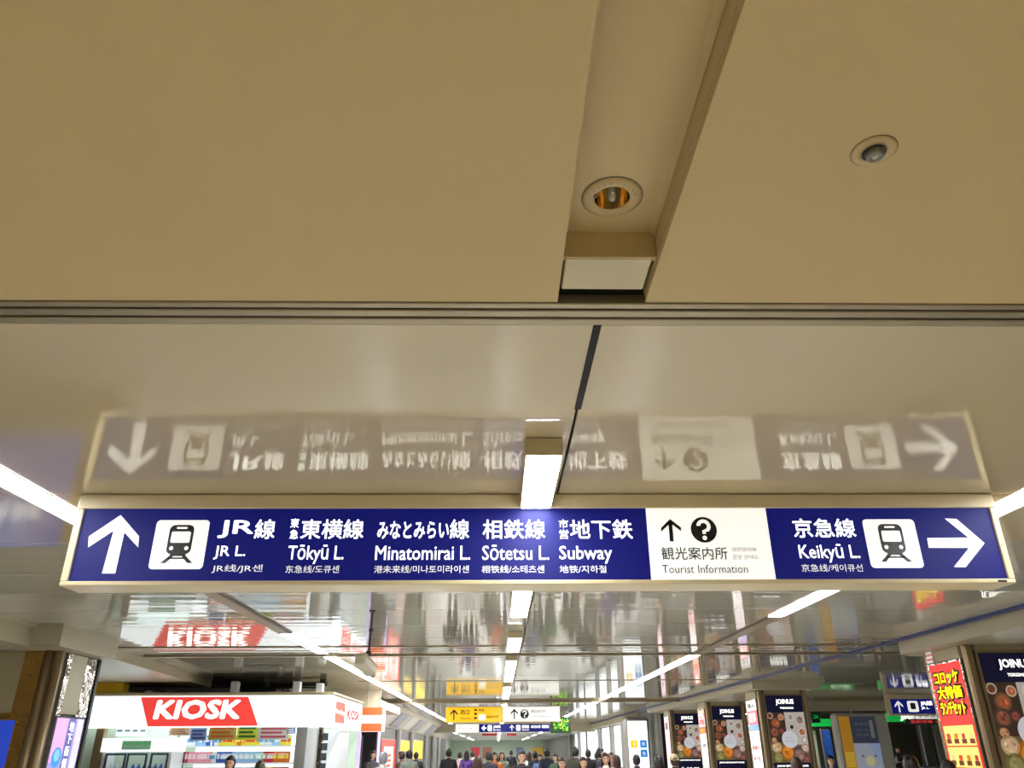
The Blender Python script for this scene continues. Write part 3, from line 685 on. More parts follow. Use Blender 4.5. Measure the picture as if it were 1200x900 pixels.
kinds = {'pink':((236,150,170),(250,220,225)),'blue':((60,90,190),(220,230,245)),'pale blue':((150,190,230),(240,245,250)),'orange':((230,120,40),(250,220,90)),
         'yellow':((225,205,60),(220,60,50)),'white':((236,238,240),(90,150,200)),'red':((200,50,60),(245,230,220)),'mint green':((150,205,190),(240,250,245))}
meshes = {k: packet_mesh(*v, .13, .17, i%2) for i, (k, v) in enumerate(kinds.items())}
rowsk = [(1.18, ['white','blue','red','white','mint green','white','yellow','pale blue','white','mint green','pink','yellow','orange','orange']),
         (1.42, ['red','pink','pink','pink','white','blue','blue','pale blue','pale blue','pale blue','mint green','red','orange','orange']),
         (1.68, ['white','white','pale blue','blue','white','yellow','yellow','orange','yellow','yellow','white','white','pale blue','yellow'])]
wordz = {1.18:'lowest', 1.42:'middle', 1.68:'top'}
n = 14; seen = {}; ORD = ['leftmost','second','third','fourth','fifth','sixth','seventh','eighth','ninth','tenth','eleventh','twelfth']
for z_, ks in rowsk:
    for i, k in enumerate(ks):
        for j in (0, 1):
            x = XG0 + .1 + (XG1-XG0-.2)*(i+.5*j+.25)/n
            o = link_mesh('snack_packet', meshes[k], None, (x, YK+.62+.01*((i*7+j)%3), z_), random.uniform(-.08,.08))
            c_ = seen.get((k, z_), 0); seen[k, z_] = c_+1
            tag(o, '%s %s snack packet %son the %s kiosk shelf' % (ORD[c_], k, '' if c_ == 0 else 'from the left ', wordz[z_]), 'packet', 'snack packets on the kiosk shelves')
# hanging price cards under the fascia
for i, (p0, p1, ya, yb, c1, c2, nm) in enumerate(((199,222,852,862,(250,240,225),(230,160,80),'cream'),(224,241,853,868,(170,190,230),(60,90,170),'blue'),(246,276,849,867,(200,190,90),(220,100,60),'olive and orange'),(279,301,849,867,(214,224,60),(60,120,60),'yellow green'),(303,338,850,867,(214,222,214),(200,90,110),'pale grey'),(337,346,850,860,(130,170,220),(240,240,250),'pale blue'))):
    a0, b1 = at(p0, ya, YK+.03); a1, b0 = at(p1, yb, YK+.03)
    s = thing('price_card', ((a0+a1)/2, YK+.03, b0), '%s price card hanging under the kiosk fascia' % nm, 'sign', 'cards hung under the kiosk fascia')
    pl = front(YK+.03)
    m = MB(); m.col = rgb(*c1); slab(m, pl, rect(a0,a1,b0,b1), -.006, 0); m.build('card', M_PACK, s)
    m = MB(); m.col = rgb(*c2)
    w_ = a1-a0; h_ = b1-b0
    for q_ in range(3): flat(m, pl, rect(a0+w_*.1, a1-w_*(.1+.12*(q_%2)), b0+h_*(.15+.27*q_), b0+h_*(.30+.27*q_)), .003)
    m.build('print', M_PACK, s)
    MB().cyl(((a0+a1)/2, YK+.033, b1), ((a0+a1)/2, YK+.033, max(ZF0+.02, b1+.02)), .004, n=6).build('hook', M_STEEL, s)
# vending cooler at the left of the kiosk
a0 = at(123,870,YK)[0]; a1 = at(203,870,YK)[0]
V = thing('drinks_cooler', ((a0+a1)/2, YK+.3, 0), 'white drinks cooler with green sticker at left end of the kiosk', 'cooler')
pv = front(YK-.02)
zt_ = at(160,865,YK)[1]; zm = at(160,881,YK)[1]
m = MB(); m.bbox(a0, a1, YK-.02, YK+.6, 0, .25, .02).box(a0, a0+.05, YK, YK+.6, .25, zm).box(a1-.05, a1, YK, YK+.6, .25, zm).box(a0, a1, YK+.55, YK+.6, .25, zm); m.build('cabinet', M_WHITE, V)
m = MB(); m.prism([(a0,YK-.1),(a1,YK-.1),(a1,YK+.6),(a0,YK+.6)], zm, zt_); m.build('canopy', M_LITCOOL, V)
m = MB(); flat(m, front(YK-.1), rect(a0+.33,a0+.80,zm+.03,zt_-.04), .004); m.build('sticker', mat('green_sticker', rgb(150,200,165), .4, emis=.2), V)
m = MB(); text(m, front(YK-.1), 'おいしい飲みもの', a0+.35, a0+.78, zm+.10, .05, .008, .01); m.build('lettering', M_GRN, V)
m = MB()
xs = [a0+.05, a0+.40, a0+.74, a0+.78, a1-.03]
for q0, q1 in ((0,1),(1,2),(3,4)):
    x0_, x1_ = xs[q0]+.01, xs[q1]-.01
    for (u0,u1,v0,v1) in ((x0_,x1_,zm-.05,zm-.02),(x0_,x1_,.3,.33),(x0_,x0_+.025,.33,zm-.05),(x1_-.025,x1_,.33,zm-.05)): slab(m, pv, rect(u0,u1,v0,v1), -.03, 0)
m.build('door_frame', mat('dark_blue_grey', rgb(60,66,84), .35), V)
m = MB(); 
for z_ in (.6,.9,1.2): m.box(a0+.05, a1-.05, YK+.05, YK+.5, z_, z_+.02)
m.build('shelf', M_WHITE, V)
bt = MB().lathe([(0,0),(.03,.002),(.032,.02),(.032,.14),(.012,.18),(.012,.2),(0,.2)], n=12).build('drink_bottle', mat('blue_bottle', rgb(70,110,190), .2), smooth=True); bme = bt.data; bpy.data.objects.remove(bt)
bw = bme.copy(); bw.materials.clear(); bw.materials.append(mat('white_bottle', rgb(220,225,232), .2))
for z_ in (.92, 1.22):
    for k in range(14):
        if a0+.12+k*.09 > a1-.1: break
        o = link_mesh('drink_bottle', bw if k < 4 else bme, None, (a0+.12+k*.09, YK+.12, z_))
        tag(o, ('white' if k < 4 else 'blue')+' drink bottle on the %s shelf of the drinks cooler, %s from the left' % ('upper' if z_ > 1 else 'lower', ORD[k]), 'bottle', 'bottles in the drinks cooler')
# posters on the pale green wall above the cooler
for i in range(4):
    a, b_ = at(137+i*9, 853, YK+.35); a2, b2 = at(144+i*9, 863, YK+.35)
    s = MB(); s.col = rgb(225,235,235); slab(s, front(YK+.34), rect(a,a2,b2,b_), -.005, 0); s.col = rgb(90,96,110); flat(s, front(YK+.34), rect(a+.02,a2-.02,b_-.06,b_-.03), .002)
    o = s.build('notice_sheet', M_PACK); tag(o, 'small pale notice sheet above the drinks cooler, %s from the left' % ['first','second','third','fourth'][i], 'notice', 'notice sheets in the kiosk')
MB().box(XL+.06, at(205,870,YK+.36)[0], YK+.36, YK+.40, 0, ZF1-.04).build('inner_panel', M_GREEN, K)
MB().box(at(205,870,YK+.36)[0]-.04, at(205,870,YK+.36)[0], YK+.1, YK+.95, 0, 1.0).build('inner_return', M_WHITE, K)

# things stored on the kiosk roof
zr = ZF1+.05
for p0, p1, yt, lb in ((267,281,799,'leftmost'),(345,353.5,799,'middle'),(372,379.5,801,'rightmost')):
    a, z1_ = at(p0, yt, YK+.3); a2, _ = at(p1, yt, YK+.3)
    if p0 == 267: a = at(273, yt, YK+.3)[0]
    o = MB().bbox(a, a2, YK+.2, YK+.36, zr, z1_, .008).build('cooling_unit', M_WHITE)
    tag(o, '%s small white box standing on the kiosk roof' % lb, 'box', 'white boxes on the kiosk roof')
a, _ = at(112,800,YK+.1); a2, _ = at(144,800,YK+.1)
o = MB().bbox(a, a2, YK+.1, YK+.4, zr, zr+.19, .02).build('storage_crate', mat('yellow_plastic', rgb(255,205,30), .35)); tag(o, 'yellow crate on the left end of the kiosk roof', 'crate')
rnd = random.Random(4)
for i in range(6):
    xx = at(150+i*9, 800, YK+.5)[0]
    o = MB().bbox(xx, xx+.115, YK+.3, YK+.7, zr, zr+rnd.uniform(.04,.13), .01).build('folded_banner', mat('offwhite_bundle%d' % (i%3), [rgb(205,200,180), rgb(120,116,104), rgb(60,58,54)][i%3], .6))
    tag(o, ['off-white','grey','dark grey'][i%3]+' bundle lying on the kiosk roof, %s from the yellow crate' % ORD[i].replace('leftmost','first'), 'bundle', 'bundles on the kiosk roof')
def cable(pts, r, lb):
    o = MB().tube(pts, r, 6).build('pipe_run', mat('dark_pipe', (.05,.045,.04), .5)); tag(o, lb, 'pipe')
cable([(-5.6,16.2,2.72),(-4.6,16.4,2.74),(-3.4,16.2,2.70)], .018, 'dark pipe crossing above the kiosk, lower one'); cable([(-5.4,16.6,2.78),(-3.4,16.6,2.78)], .02, 'dark pipe crossing above the kiosk, upper one')
o = MB().bbox(-4.9,-4.2,15.9,16.3,zr,zr+.20,.03).lathe([(.0,.1),(.09,.1),(.09,.0),(0,0)], (-4.5,16.1,zr+.2), 16).build('fan_motor', M_BLACK); tag(o, 'black fan motor on the kiosk roof', 'motor')
o = MB().bbox(-3.9,-3.78,15.9,16.1,zr,2.8,.01).build('duct_post', M_GREY); tag(o, 'grey upright duct on the kiosk roof', 'duct')
# orange and white shop sign projecting beyond the kiosk
Y2 = 18.2
a0, b1 = at(423,829,Y2); a1, b0 = at(447,857,Y2)
s = thing('shop_sign', ((a0+a1)/2, Y2+.1, b0), 'orange and white lit shop sign just right of the kiosk', 'sign')
m = MB(); m.bbox(a0,a1,Y2,Y2+.5,b0,b1,.01); m.build('case', M_LIT, s)
hh = b1-b0
m = MB(); flat(m, front(Y2), rect(a0,a1,b1-hh*.33,b1), .004); flat(m, front(Y2), rect(a0,a1,b0,b0+hh*.33), .004); m.build('orange_band', M_ORANGE, s)
m = MB(); text(m, front(Y2), 'ドーナツ', a0+.03, a1-.03, b0+hh*.40, hh*.2, .008, .01); m.build('lettering', M_ORANGE, s)
MB().cyl((a0+.1,Y2+.2,b1),(a0+.1,Y2+.2,H), .015).cyl((a1-.1,Y2+.2,b1),(a1-.1,Y2+.2,H), .015).build('rod', M_STEEL, s)

# ------------------------------------------------------------------ hanging signs further along
Y3 = 22.95
def hang_sign(Y, p0, p1, ya, yb, label, depth=.15):
    a0, b1 = at(p0, ya, Y); a1, b0 = at(p1, yb, Y)
    s = thing('hanging_sign', ((a0+a1)/2, Y+depth/2, b0), label, 'sign')
    MB().bbox(a0-.02, a1+.02, Y, Y+depth, b0-.02, b1+.02, .006).build('case', M_FRAME, s)
    for q_ in (.12, .88):
        xx = a0+(a1-a0)*q_; MB().cyl((xx,Y+depth/2,b1),(xx,Y+depth/2,H), .012, n=8).build('rod', M_STEEL, s)
    return s, front(Y), a0, a1, b0, b1
s, pl, a0, a1, b0, b1 = hang_sign(Y3, 523, 588.5, 829, 846, 'yellow hanging sign with up arrow, left half of a pair beyond the ceiling beam'); h = b1-b0; w_ = a1-a0
m = MB(); slab(m, pl, rect(a0,a1,b0,b1), 0, .004); fp = m.build('face_panel', M_YEL, s)
m = MB()
def uparrow(m, pl, ax, bz, hh, d):
    t_ = hh*.13
    flat(m, pl, [(ax-t_/2,bz),(ax+t_/2,bz),(ax+t_/2,bz+hh*.9),(ax-t_/2,bz+hh*.9)], d)
    flat(m, pl, [(ax,bz+hh),(ax+hh*.38,bz+hh*.62),(ax+hh*.38,bz+hh*.42),(ax,bz+hh*.80),(ax-hh*.38,bz+hh*.42),(ax-hh*.38,bz+hh*.62)], d+.002)
uparrow(m, pl, a0+w_*.14, b0+h*.15, h*.72, .008)
text(m, pl, '西口', a0+w_*.26, a0+w_*.41, b0+h*.5, h*.32, .008, .02); text(m, pl, 'West Exit', a0+w_*.26, a0+w_*.44, b0+h*.18, h*.14, .008, .01); text(m, pl, '百貨店 地下街', a0+w_*.72, a0+w_*.93, b0+h*.26, h*.18, .008, .02)
text(m, pl, '中央', a0+w_*.58, a0+w_*.68, b0+h*.7, h*.2, .008, .02)
for q_ in (.2,.48,.74): flat(m, pl, rect(a0+w_*.50,a0+w_*.55,b0+h*q_,b0+h*(q_+.14)), .008)
m.build('lettering', M_INK, fp)
m = MB(); flat(m, pl, rect(a0+w_*.58,a0+w_*.70,b0+h*.12,b0+h*.5), .008); m.build('white_field', M_LIT, fp)
s, pl, a0, a1, b0, b1 = hang_sign(Y3, 589.5, 656, 828.5, 845, 'white hanging sign with up arrow and question mark beside the yellow one'); h = b1-b0; w_ = a1-a0
m = MB(); slab(m, pl, rect(a0,a1,b0,b1), 0, .004); fp = m.build('face_panel', M_LIT, s)
m = MB(); uparrow(m, pl, a0+w_*.20, b0+h*.15, h*.72, .008); flat(m, pl, disc(a0+w_*.38,b0+h*.5,h*.33,24), .008)
text(m, pl, '観光案内所', a0+w_*.50, a0+w_*.76, b0+h*.58, h*.22, .008, 0); text(m, pl, 'Tourist Information', a0+w_*.50, a0+w_*.84, b0+h*.28, h*.12, .008, 0, 'T'); m.build('lettering', M_INK, fp)
m = MB(); qmark(m, pl, a0+w_*.38, b0+h*.5, h*.52, .012); m.build('question_mark', M_LIT, fp)
Y4 = 38
s, pl, a0, a1, b0, b1 = hang_sign(Y4, 534.5, 560.5, 849, 858, 'small white hanging sign left of the distant blue sign'); h = b1-b0; w_ = a1-a0
m = MB(); slab(m, pl, rect(a0,a1,b0,b1), 0, .004); fp = m.build('face_panel', M_LIT, s)
m = MB(); text(m, pl, '?', a0+w_*.1, a0+w_*.18, b0+h*.3, h*.45, .008, .02); text(m, pl, '出口 4・5', a0+w_*.27, a0+w_*.9, b0+h*.3, h*.4, .008, .02); m.build('lettering', M_INK, fp)
s, pl, a0, a1, b0, b1 = hang_sign(Y4, 561.5, 645, 848.5, 857.5, 'distant blue hanging sign below the yellow and white pair'); h = b1-b0; w_ = a1-a0
m = MB(); slab(m, pl, rect(a0,a1,b0,b1), 0, .004); fp = m.build('face_panel', M_BLUE, s)
m = MB(); uparrow(m, pl, a0+w_*.46, b0+h*.15, h*.72, .01)
flat(m, pl, [(a0+w_*.03,b0+h*.5),(a0+w_*.075,b0+h*.88),(a0+w_*.075,b0+h*.6),(a0+w_*.10,b0+h*.6),(a0+w_*.10,b0+h*.4),(a0+w_*.075,b0+h*.4),(a0+w_*.075,b0+h*.12)], .01)
for u in (.12,.52): flat(m, pl, rrect(a0+w_*u,a0+w_*(u+.06),b0+h*.14,b0+h*.86,.04,3), .01)
text(m, pl, 'JR線', a0+w_*.2, a0+w_*.3, b0+h*.45, h*.4, .01, .02); text(m, pl, '東横線', a0+w_*.6, a0+w_*.7, b0+h*.45, h*.4, .01, .02); text(m, pl, 'みなとみらい線', a0+w_*.73, a0+w_*.86, b0+h*.45, h*.4, .01, .02); text(m, pl, '相鉄線', a0+w_*.88, a0+w_*.98, b0+h*.45, h*.4, .01, .02)
text(m, pl, 'JR Line', a0+w_*.2, a0+w_*.3, b0+h*.14, h*.2, .01, .01); text(m, pl, 'Tokyu Line', a0+w_*.6, a0+w_*.7, b0+h*.14, h*.2, .01, .01)
m.build('lettering', M_LIT, fp)
for p0, p1, lb in ((565,583,'left'),(594,605,'right')):
    a0, b1 = at(p0,859.5,40); a1, b0 = at(p1,862,40)
    s = thing('display_board', ((a0+a1)/2, 40, b0), 'slim dark red display board under the distant blue sign, %s one' % lb, 'display')
    MB().bbox(a0,a1,40,40.1,b0,b1,.005).build('case', mat('dark_red', rgb(130,20,30), .4, emis=.5), s); MB().cyl(((a0+a1)/2,40.05,b1),((a0+a1)/2,40.05,H), .01, n=6).build('rod', M_STEEL, s)
# green screen
a0, b1 = at(646,841,30); a1, b0 = at(668,858,30)
s = thing('display_screen', ((a0+a1)/2, 30, b0), 'hanging screen showing green and yellow foliage, right of the distant signs', 'screen')
MB().bbox(a0-.03,a1+.03,30,30.12,b0-.03,b1+.03,.01).build('case', M_BLACK, s); MB().cyl(((a0+a1)/2,30.06,b1),((a0+a1)/2,30.06,H), .02, n=8).build('rod', M_BLACK, s)
m = MB(); m.col = rgb(16,60,16); slab(m, front(30), rect(a0,a1,b0,b1), 0, .004); rnd = random.Random(9)
for k in range(60):
    m.col = rnd.choice([rgb(60,170,40), rgb(30,120,30), rgb(120,210,50), rgb(210,220,50)]); cx_, cy_ = rnd.uniform(a0+.06,a1-.06), rnd.uniform(b0+.06,b1-.06); an = rnd.uniform(0,3.1)
    l_ = .055; flat(m, front(30), [(cx_-l_*math.cos(an),cy_-l_*math.sin(an)),(cx_+.02*math.sin(an),cy_-.02*math.cos(an)),(cx_+l_*math.cos(an),cy_+l_*math.sin(an)),(cx_-.02*math.sin(an),cy_+.02*math.cos(an))], .006+k*.0002)
m.build('picture', mat('screen_print', (1,1,1), .2, vcol=True, emis=1.0), s)

# ------------------------------------------------------------------ side hall on the right
Y5 = 20.8
a0, b1 = at(1043,819.5,Y5); a1, b0 = at(1145,836,Y5)
s = thing('hanging_sign', ((a0+a1)/2, Y5+.1, b0), 'blue hanging sign with up arrow left of the red and yellow poster', 'sign')
MB().bbox(a0-.07, a1+.07, Y5, Y5+.18, b0-.04, H-.002, .008).build('case', M_FRAME, s)
pl = front(Y5); h = b1-b0; w_ = a1-a0
m = MB(); slab(m, pl, rect(a0,a1,b0,b1), 0, .004); fp = m.build('face_panel', M_BLUE, s)
m = MB(); uparrow(m, pl, a0+h*.55, b0+h*.1, h*.8, .009); flat(m, pl, rrect(a0+h*1.2,a0+h*2.0,b0+h*.12,b0+h*.88,.04,3), .009)
text(m, pl, 'JR線', a0+h*2.2, a0+h*3.1, b0+h*.52, h*.36, .009, .02); text(m, pl, 'JR L.', a0+h*2.2, a0+h*2.8, b0+h*.28, h*.18, .009, .01); text(m, pl, '東急東横線', a0+h*3.5, a0+h*5.2, b0+h*.52, h*.36, .009, .02); text(m, pl, 'Tōkyū L.', a0+h*3.5, a0+h*4.5, b0+h*.28, h*.2, .009, .01)
m.build('lettering', M_LIT, fp)
m = MB(); flat(m, pl, rrect(a0+h*1.4,a0+h*1.8,b0+h*.3,b0+h*.75,.03,3), .013); m.build('train_drawing', M_INK, fp)
Y6 = 24.5
a0, b1 = at(1040,836,Y6); a1, b0 = at(1180,845,Y6)
s = thing('gate_sign', ((a0+a1)/2, Y6, b0), 'green lit gate sign beneath the blue side hall sign', 'sign'); pl = front(Y6); h = b1-b0
MB().bbox(a0,a1,Y6,Y6+.3,b0,b1,.01).build('case', M_GRN, s)
m = MB(); text(m, pl, 'JR', a0+.33, a0+.33+h*1.5, b0+h*.12, h*.76, .006, .05); m.build('lettering', M_LIT, s)
c0 = at(1066,838,Y6)[0]; c1 = at(1120,838,Y6)[0]
m = MB(); slab(m, pl, rect(c0,c1,b0+h*.25,b1-h*.1), 0, .05); wp = m.build('white_field', M_LIT, s)
m = MB(); text(m, pl, '中央南改札', c0+.2, c0+1.1, b0+h*.42, h*.34, .056, .02); m.build('lettering', M_INK, wp)
MB().cyl((a0+.2,Y6+.15,b1),(a0+.2,Y6+.15,H), .02).cyl((a1-.2,Y6+.15,b1),(a1-.2,Y6+.15,H), .02).build('rod', M_STEEL, s)
a0, b1 = at(1062,842.5,24.2); a1, b0 = at(1130,849,24.2)
s = thing('led_board', ((a0+a1)/2, 24.2, b0), 'black board with red dot lettering under the green gate sign', 'display')
MB().bbox(a0,a1,24.2,24.3,b0,b1,.01).build('case', M_BLACK, s); m = MB(); text(m, front(24.2), '各駅停車 10:25 快速', a0+.1, a1-.1, b0+.04, (b1-b0)*.55, .006, 0); m.build('lettering', M_RED, s)
MB().cyl((a0+.3,24.27,b1),(a0+.3,24.27,H), .012).build('rod', M_STEEL, s)
# long green fascia further left
Y7 = 27
a0, b1 = at(940,842.5,Y7); a1, b0 = at(1010,851,Y7)
s = thing('gate_sign', ((a0+a1)/2, Y7, b0), 'green lit fascia above the blue banner, left of the gate sign', 'sign')
MB().bbox(a0,a1,Y7,Y7+.3,b0,b1,.01).build('case', M_GRN, s); m = MB(); text(m, front(Y7), 'みどりの窓口', a0+1.1, a1-.15, b0+.05, (b1-b0)*.5, .006, .02); m.build('lettering', M_LIT, s)
MB().cyl((a0+.2,Y7+.15,b1),(a0+.2,Y7+.15,H), .02).cyl((a1-.2,Y7+.15,b1),(a1-.2,Y7+.15,H), .02).build('rod', M_STEEL, s)
Y8 = 22.5
a0, b1 = at(950,834,Y8); a1, b0 = at(962,847,Y8)
s = thing('exit_sign', ((a0+a1)/2, Y8, b0), 'small black hanging sign with green lettering next to a pillar', 'sign')
MB().bbox(a0,a1,Y8,Y8+.1,b0,b1,.01).build('case', M_BLACK, s); m = MB(); text(m, front(Y8), '24', a0+.05, a1-.05, b0+.1, .1, .006, .02); m.build('lettering', M_GRN, s)
MB().cyl(((a0+a1)/2,Y8+.05,b1),((a0+a1)/2,Y8+.05,H), .012).build('rod', M_STEEL, s)
# bulkhead of side hall and gates beyond
struct('wall_bulkhead', MB().box(8.2, 31, 23.3, 23.5, 2.52, H), M_SOFFIT)
struct('wall_gate_back', MB().box(6.5, 31, 36, 36.2, 0, 3.1), mat('dim_wall', rgb(120,116,100), .5))
e = thing('banner', (10.2, 26, .8), 'tall dark blue banner behind the info board', 'banner')
a0, b1 = at(963,856,26); a1, b0 = at(978,890,26)
MB().box(a0, a1, 26, 26.02, .5, b1).build('cloth', mat('banner_blue', rgb(24,70,150), .5, emis=.15), e); MB().cyl((a0-.03,26.03,0),(a0-.03,26.03,b1+.05), .02).cyl((a0-.03,26.03,b1+.02),(a1,26.03,b1+.02), .012).build('pole', M_STEEL, e)
m = MB()
for k, ch in enumerate('横浜駅構内'): text(m, front(26), ch, a0+.13, a1-.1, b1-.25-k*.22, .16, .006, 0)
m.build('lettering', mat('banner_ink', rgb(100,150,215), .5), e)
a0, b1 = at(952,856,27.5); a1, b0 = at(961,890,27.5)
o = MB().bbox(a0, a1, 27.5, 27.8, 0, b1, .02).build('ticket_cabinet', mat('cream_cabinet', rgb(214,210,180), .4)); tag(o, 'tall cream cabinet left of the blue banner', 'cabinet')
# info board: white framed map board
Y9 = 18.5
(ax, az), (bx_, bz) = at(979,845,Y9), at(1040,842,Y9)
e = thing('information_board', (8.3, Y9, 0), 'white framed information board with ochre strip and blue map in the side hall', 'board'); pl = front(Y9)
az = 2.27
MB().bbox(ax, bx_, Y9, Y9+.3, 0, az, .04).build('frame', mat('board_frame', rgb(190,188,176), .35), e)
i0, i1 = ax+.07, bx_-.28
m = MB(); m.col = rgb(60,66,84); flat(m, pl, rect(i0,i1,az-.6,az-.06), .004); m.col = rgb(196,140,40); flat(m, pl, rect(i0,i0+.24,.9,az-.06), .006); m.col = rgb(170,176,190); flat(m, pl, rect(i0+.24,i1,.9,az-.6), .004)
m.col = rgb(150,170,210); flat(m, pl, [(i1-.25,az-.6),(i1,az-.6),(i1,az-1.1)], .006); m.col = rgb(208,202,150); flat(m, pl, disc(i0+.55,az-.95,.1,12), .008); m.col = rgb(110,110,120); flat(m, pl, disc(i0+.40,az-.85,.03,8), .008); flat(m, pl, disc(i0+.68,az-.85,.03,8), .008)
m.col = rgb(222,180,60); flat(m, pl, rect(i0+.02,i0+.22,1.2,1.5), .009)
m.build('map_sheet', M_PRINT, e)
m = MB(); text(m, pl, '構内案内図', i0+.34, i0+.62, az-.25, .07, .008, 0); text(m, pl, 'Station Map', i0+.34, i0+.62, az-.36, .05, .008, 0); text(m, pl, '안내도 地图', i0+.34, i0+.62, az-.46, .05, .008, 0)
flat(m, pl, rrect(i0+.66,i0+.74,az-.50,az-.14,.02,3), .008); m.build('lettering', mat('pale_ink', rgb(190,195,205), .4), e)
# gate hall pillars
for p0, p1, lb in ((1083,1096,'grey pillar left of the pale pair in the gate hall'),(1099,1107,'pale grey pillar behind the gate sign, middle one'),(1112,1122,'pale grey pillar behind the gate sign, right one')):
    x0_ = at(p0,880,31)[0]; x1_ = at(p1,880,31)[0]
    o = MB().bbox(x0_,x1_,31,31.3,0,2.36,.03).build('hall_pillar', M_STEEL if p0 < 1090 else M_WALL); tag(o, lb, 'pillar')
for k in range(5):
    g = thing('ticket_gate', (12.6+k*.95, 27.5, 0), 'waist high ticket gate, %s from the left' % ['first','second','third','fourth','fifth'][k], 'gate', 'ticket gates in the side hall')
    x_ = 12.6+k*.95; MB().bbox(x_-.12,x_+.12,27,28.6,0,1.0,.04).build('body', M_STEEL, g); MB().bbox(x_-.1,x_+.1,27.05,27.3,1.0,1.04,.01).build('card_reader', M_BLUELINE, g)

# ------------------------------------------------------------------ white lit panels down the right wall
def wall_panel(p0, p1, X, ztop, label, mm=M_LITCOOL, words=None, ncol=M_GREYINK):
    y1_ = atX(p0, 878, X)[0]; y0_ = atX(p1, 878, X)[0]
    s = thing('wall_lightbox', (X, (y0_+y1_)/2, .6), label, 'sign', 'lit panels along the right wall')
    PL = side_r(X)
    m = MB(); slab(m, PL, rect(-y1_-.03,-y0_+.03,.57,ztop+.03), -.3, 0); m.build('case', M_STEEL, s)
    m = MB(); slab(m, PL, rect(-y1_,-y0_,.6,ztop), 0, .005); m.build('sheet', mm, s)
    if words:
        m = MB()
        for k, wd in enumerate(words): text(m, PL, wd, -y1_+(y1_-y0_)*.3, -y0_-(y1_-y0_)*.3, ztop-.6-k*.45, .25, .012, 0)
        m.build('lettering', ncol, s)
    return s
wall_panel(721,731,5.25,2.5,'white lit wall panel right of the narrow grey post, nearest of the row',M_LITCOOL,['横','浜','駅'])
wall_panel(706.5,717,5.25,2.5,'second white lit wall panel of the right row',M_LITCOOL,['地','図'])
wall_panel(689,702,5.25,2.5,'wide white lit wall panel in the middle of the right row',M_LITCOOL,['案内','出口','広場'])
wall_panel(681,687,5.25,2.5,'fourth white lit wall panel of the right row')
wall_panel(674.5,678,5.25,2.5,'farthest thin white lit wall panel of the right row')
for p, k in ((733,0),(719,1),(704.5,2),(679.5,3),(669,4)):
    yy = atX(p, 878, 5.2)[0]
    o = MB().bbox(5.08,5.35,yy-.15,yy+.3,0,2.8,.03).build('wall_post', M_STEEL); tag(o, 'steel post between lit panels of the right wall, %s from the front' % ['first','second','third','fourth','fifth'][k], 'post', 'posts along the right wall')
o = MB().prism([(5.0,33.2),(5.55,33.2),(5.55,60),(5.0,60)], 2.55, H).build('wall_header', M_SOFFIT); tag(o, None, None, None, 'structure'); o.name = 'trim_14'
# pillar with tiled white poster
x0_ = at(736,880,30)[0]; x1_ = at(761,880,30)[0]
e = thing('pillar', ((x0_+x1_)/2, 30.4, 0), 'steel pillar with tall white poster beside the dark side passage', 'pillar')
MB().bbox(x0_-.04, x1_+.04, 30, 30.8, 0, 2.62, .08).build('core', M_STEEL, e)
s = thing('poster_lightbox', ((x0_+x1_)/2, 30, .5), 'tall white lit poster with orange and blue square tiles', 'poster'); pl = front(29.99); W = x1_-x0_
m = MB(); slab(m, pl, rect(x0_+.01,x1_-.01,.5,2.5), -.02, 0); m.build('case', M_STEEL, s)
m = MB(); slab(m, pl, rect(x0_+.03,x1_-.03,.52,2.48), 0, .004); sh = m.build('sheet', M_LITCOOL, s)
for i, (u, v, mm) in enumerate(((.14,1.62,M_YEL),(.58,1.62,mat('tile_blue', rgb(30,120,200), .3, emis=.7)),(.58,1.32,MATS['tile_blue']),(.14,1.32,M_LIT))):
    m = MB(); flat(m, pl, rect(x0_+u*W, x0_+(u+.32)*W, v, v+.24), .008); m.build('tile', mm, sh)
m = MB(); text(m, pl, '横浜駅西口', x0_+.12, x1_-.12, 1.98, .07, .008, 0); m.build('lettering', M_GREYINK, sh)
m = MB(); text(m, pl, '全', x0_+.66*W, x0_+.82*W, 1.38, .12, .012, 0); text(m, pl, '祭', x0_+.66*W, x0_+.82*W, 1.68, .12, .012, 0); text(m, pl, 'i', x0_+.28*W, x0_+.34*W, 1.68, .12, .012, 0); m.build('lettering', M_LIT, sh)
o = MB().bbox(at(759,830,28)[0], at(763,830,28)[0], 28, 28.2, at(760,835,28)[1], H, .01).build('ceiling_box', M_WHITE); tag(o, 'slim white box on the ceiling above the dark side passage', 'box')
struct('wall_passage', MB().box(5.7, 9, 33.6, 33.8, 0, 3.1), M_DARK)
lum(6.5, 27.9, 29.9, 'short tube luminaire over the dark side passage', G)

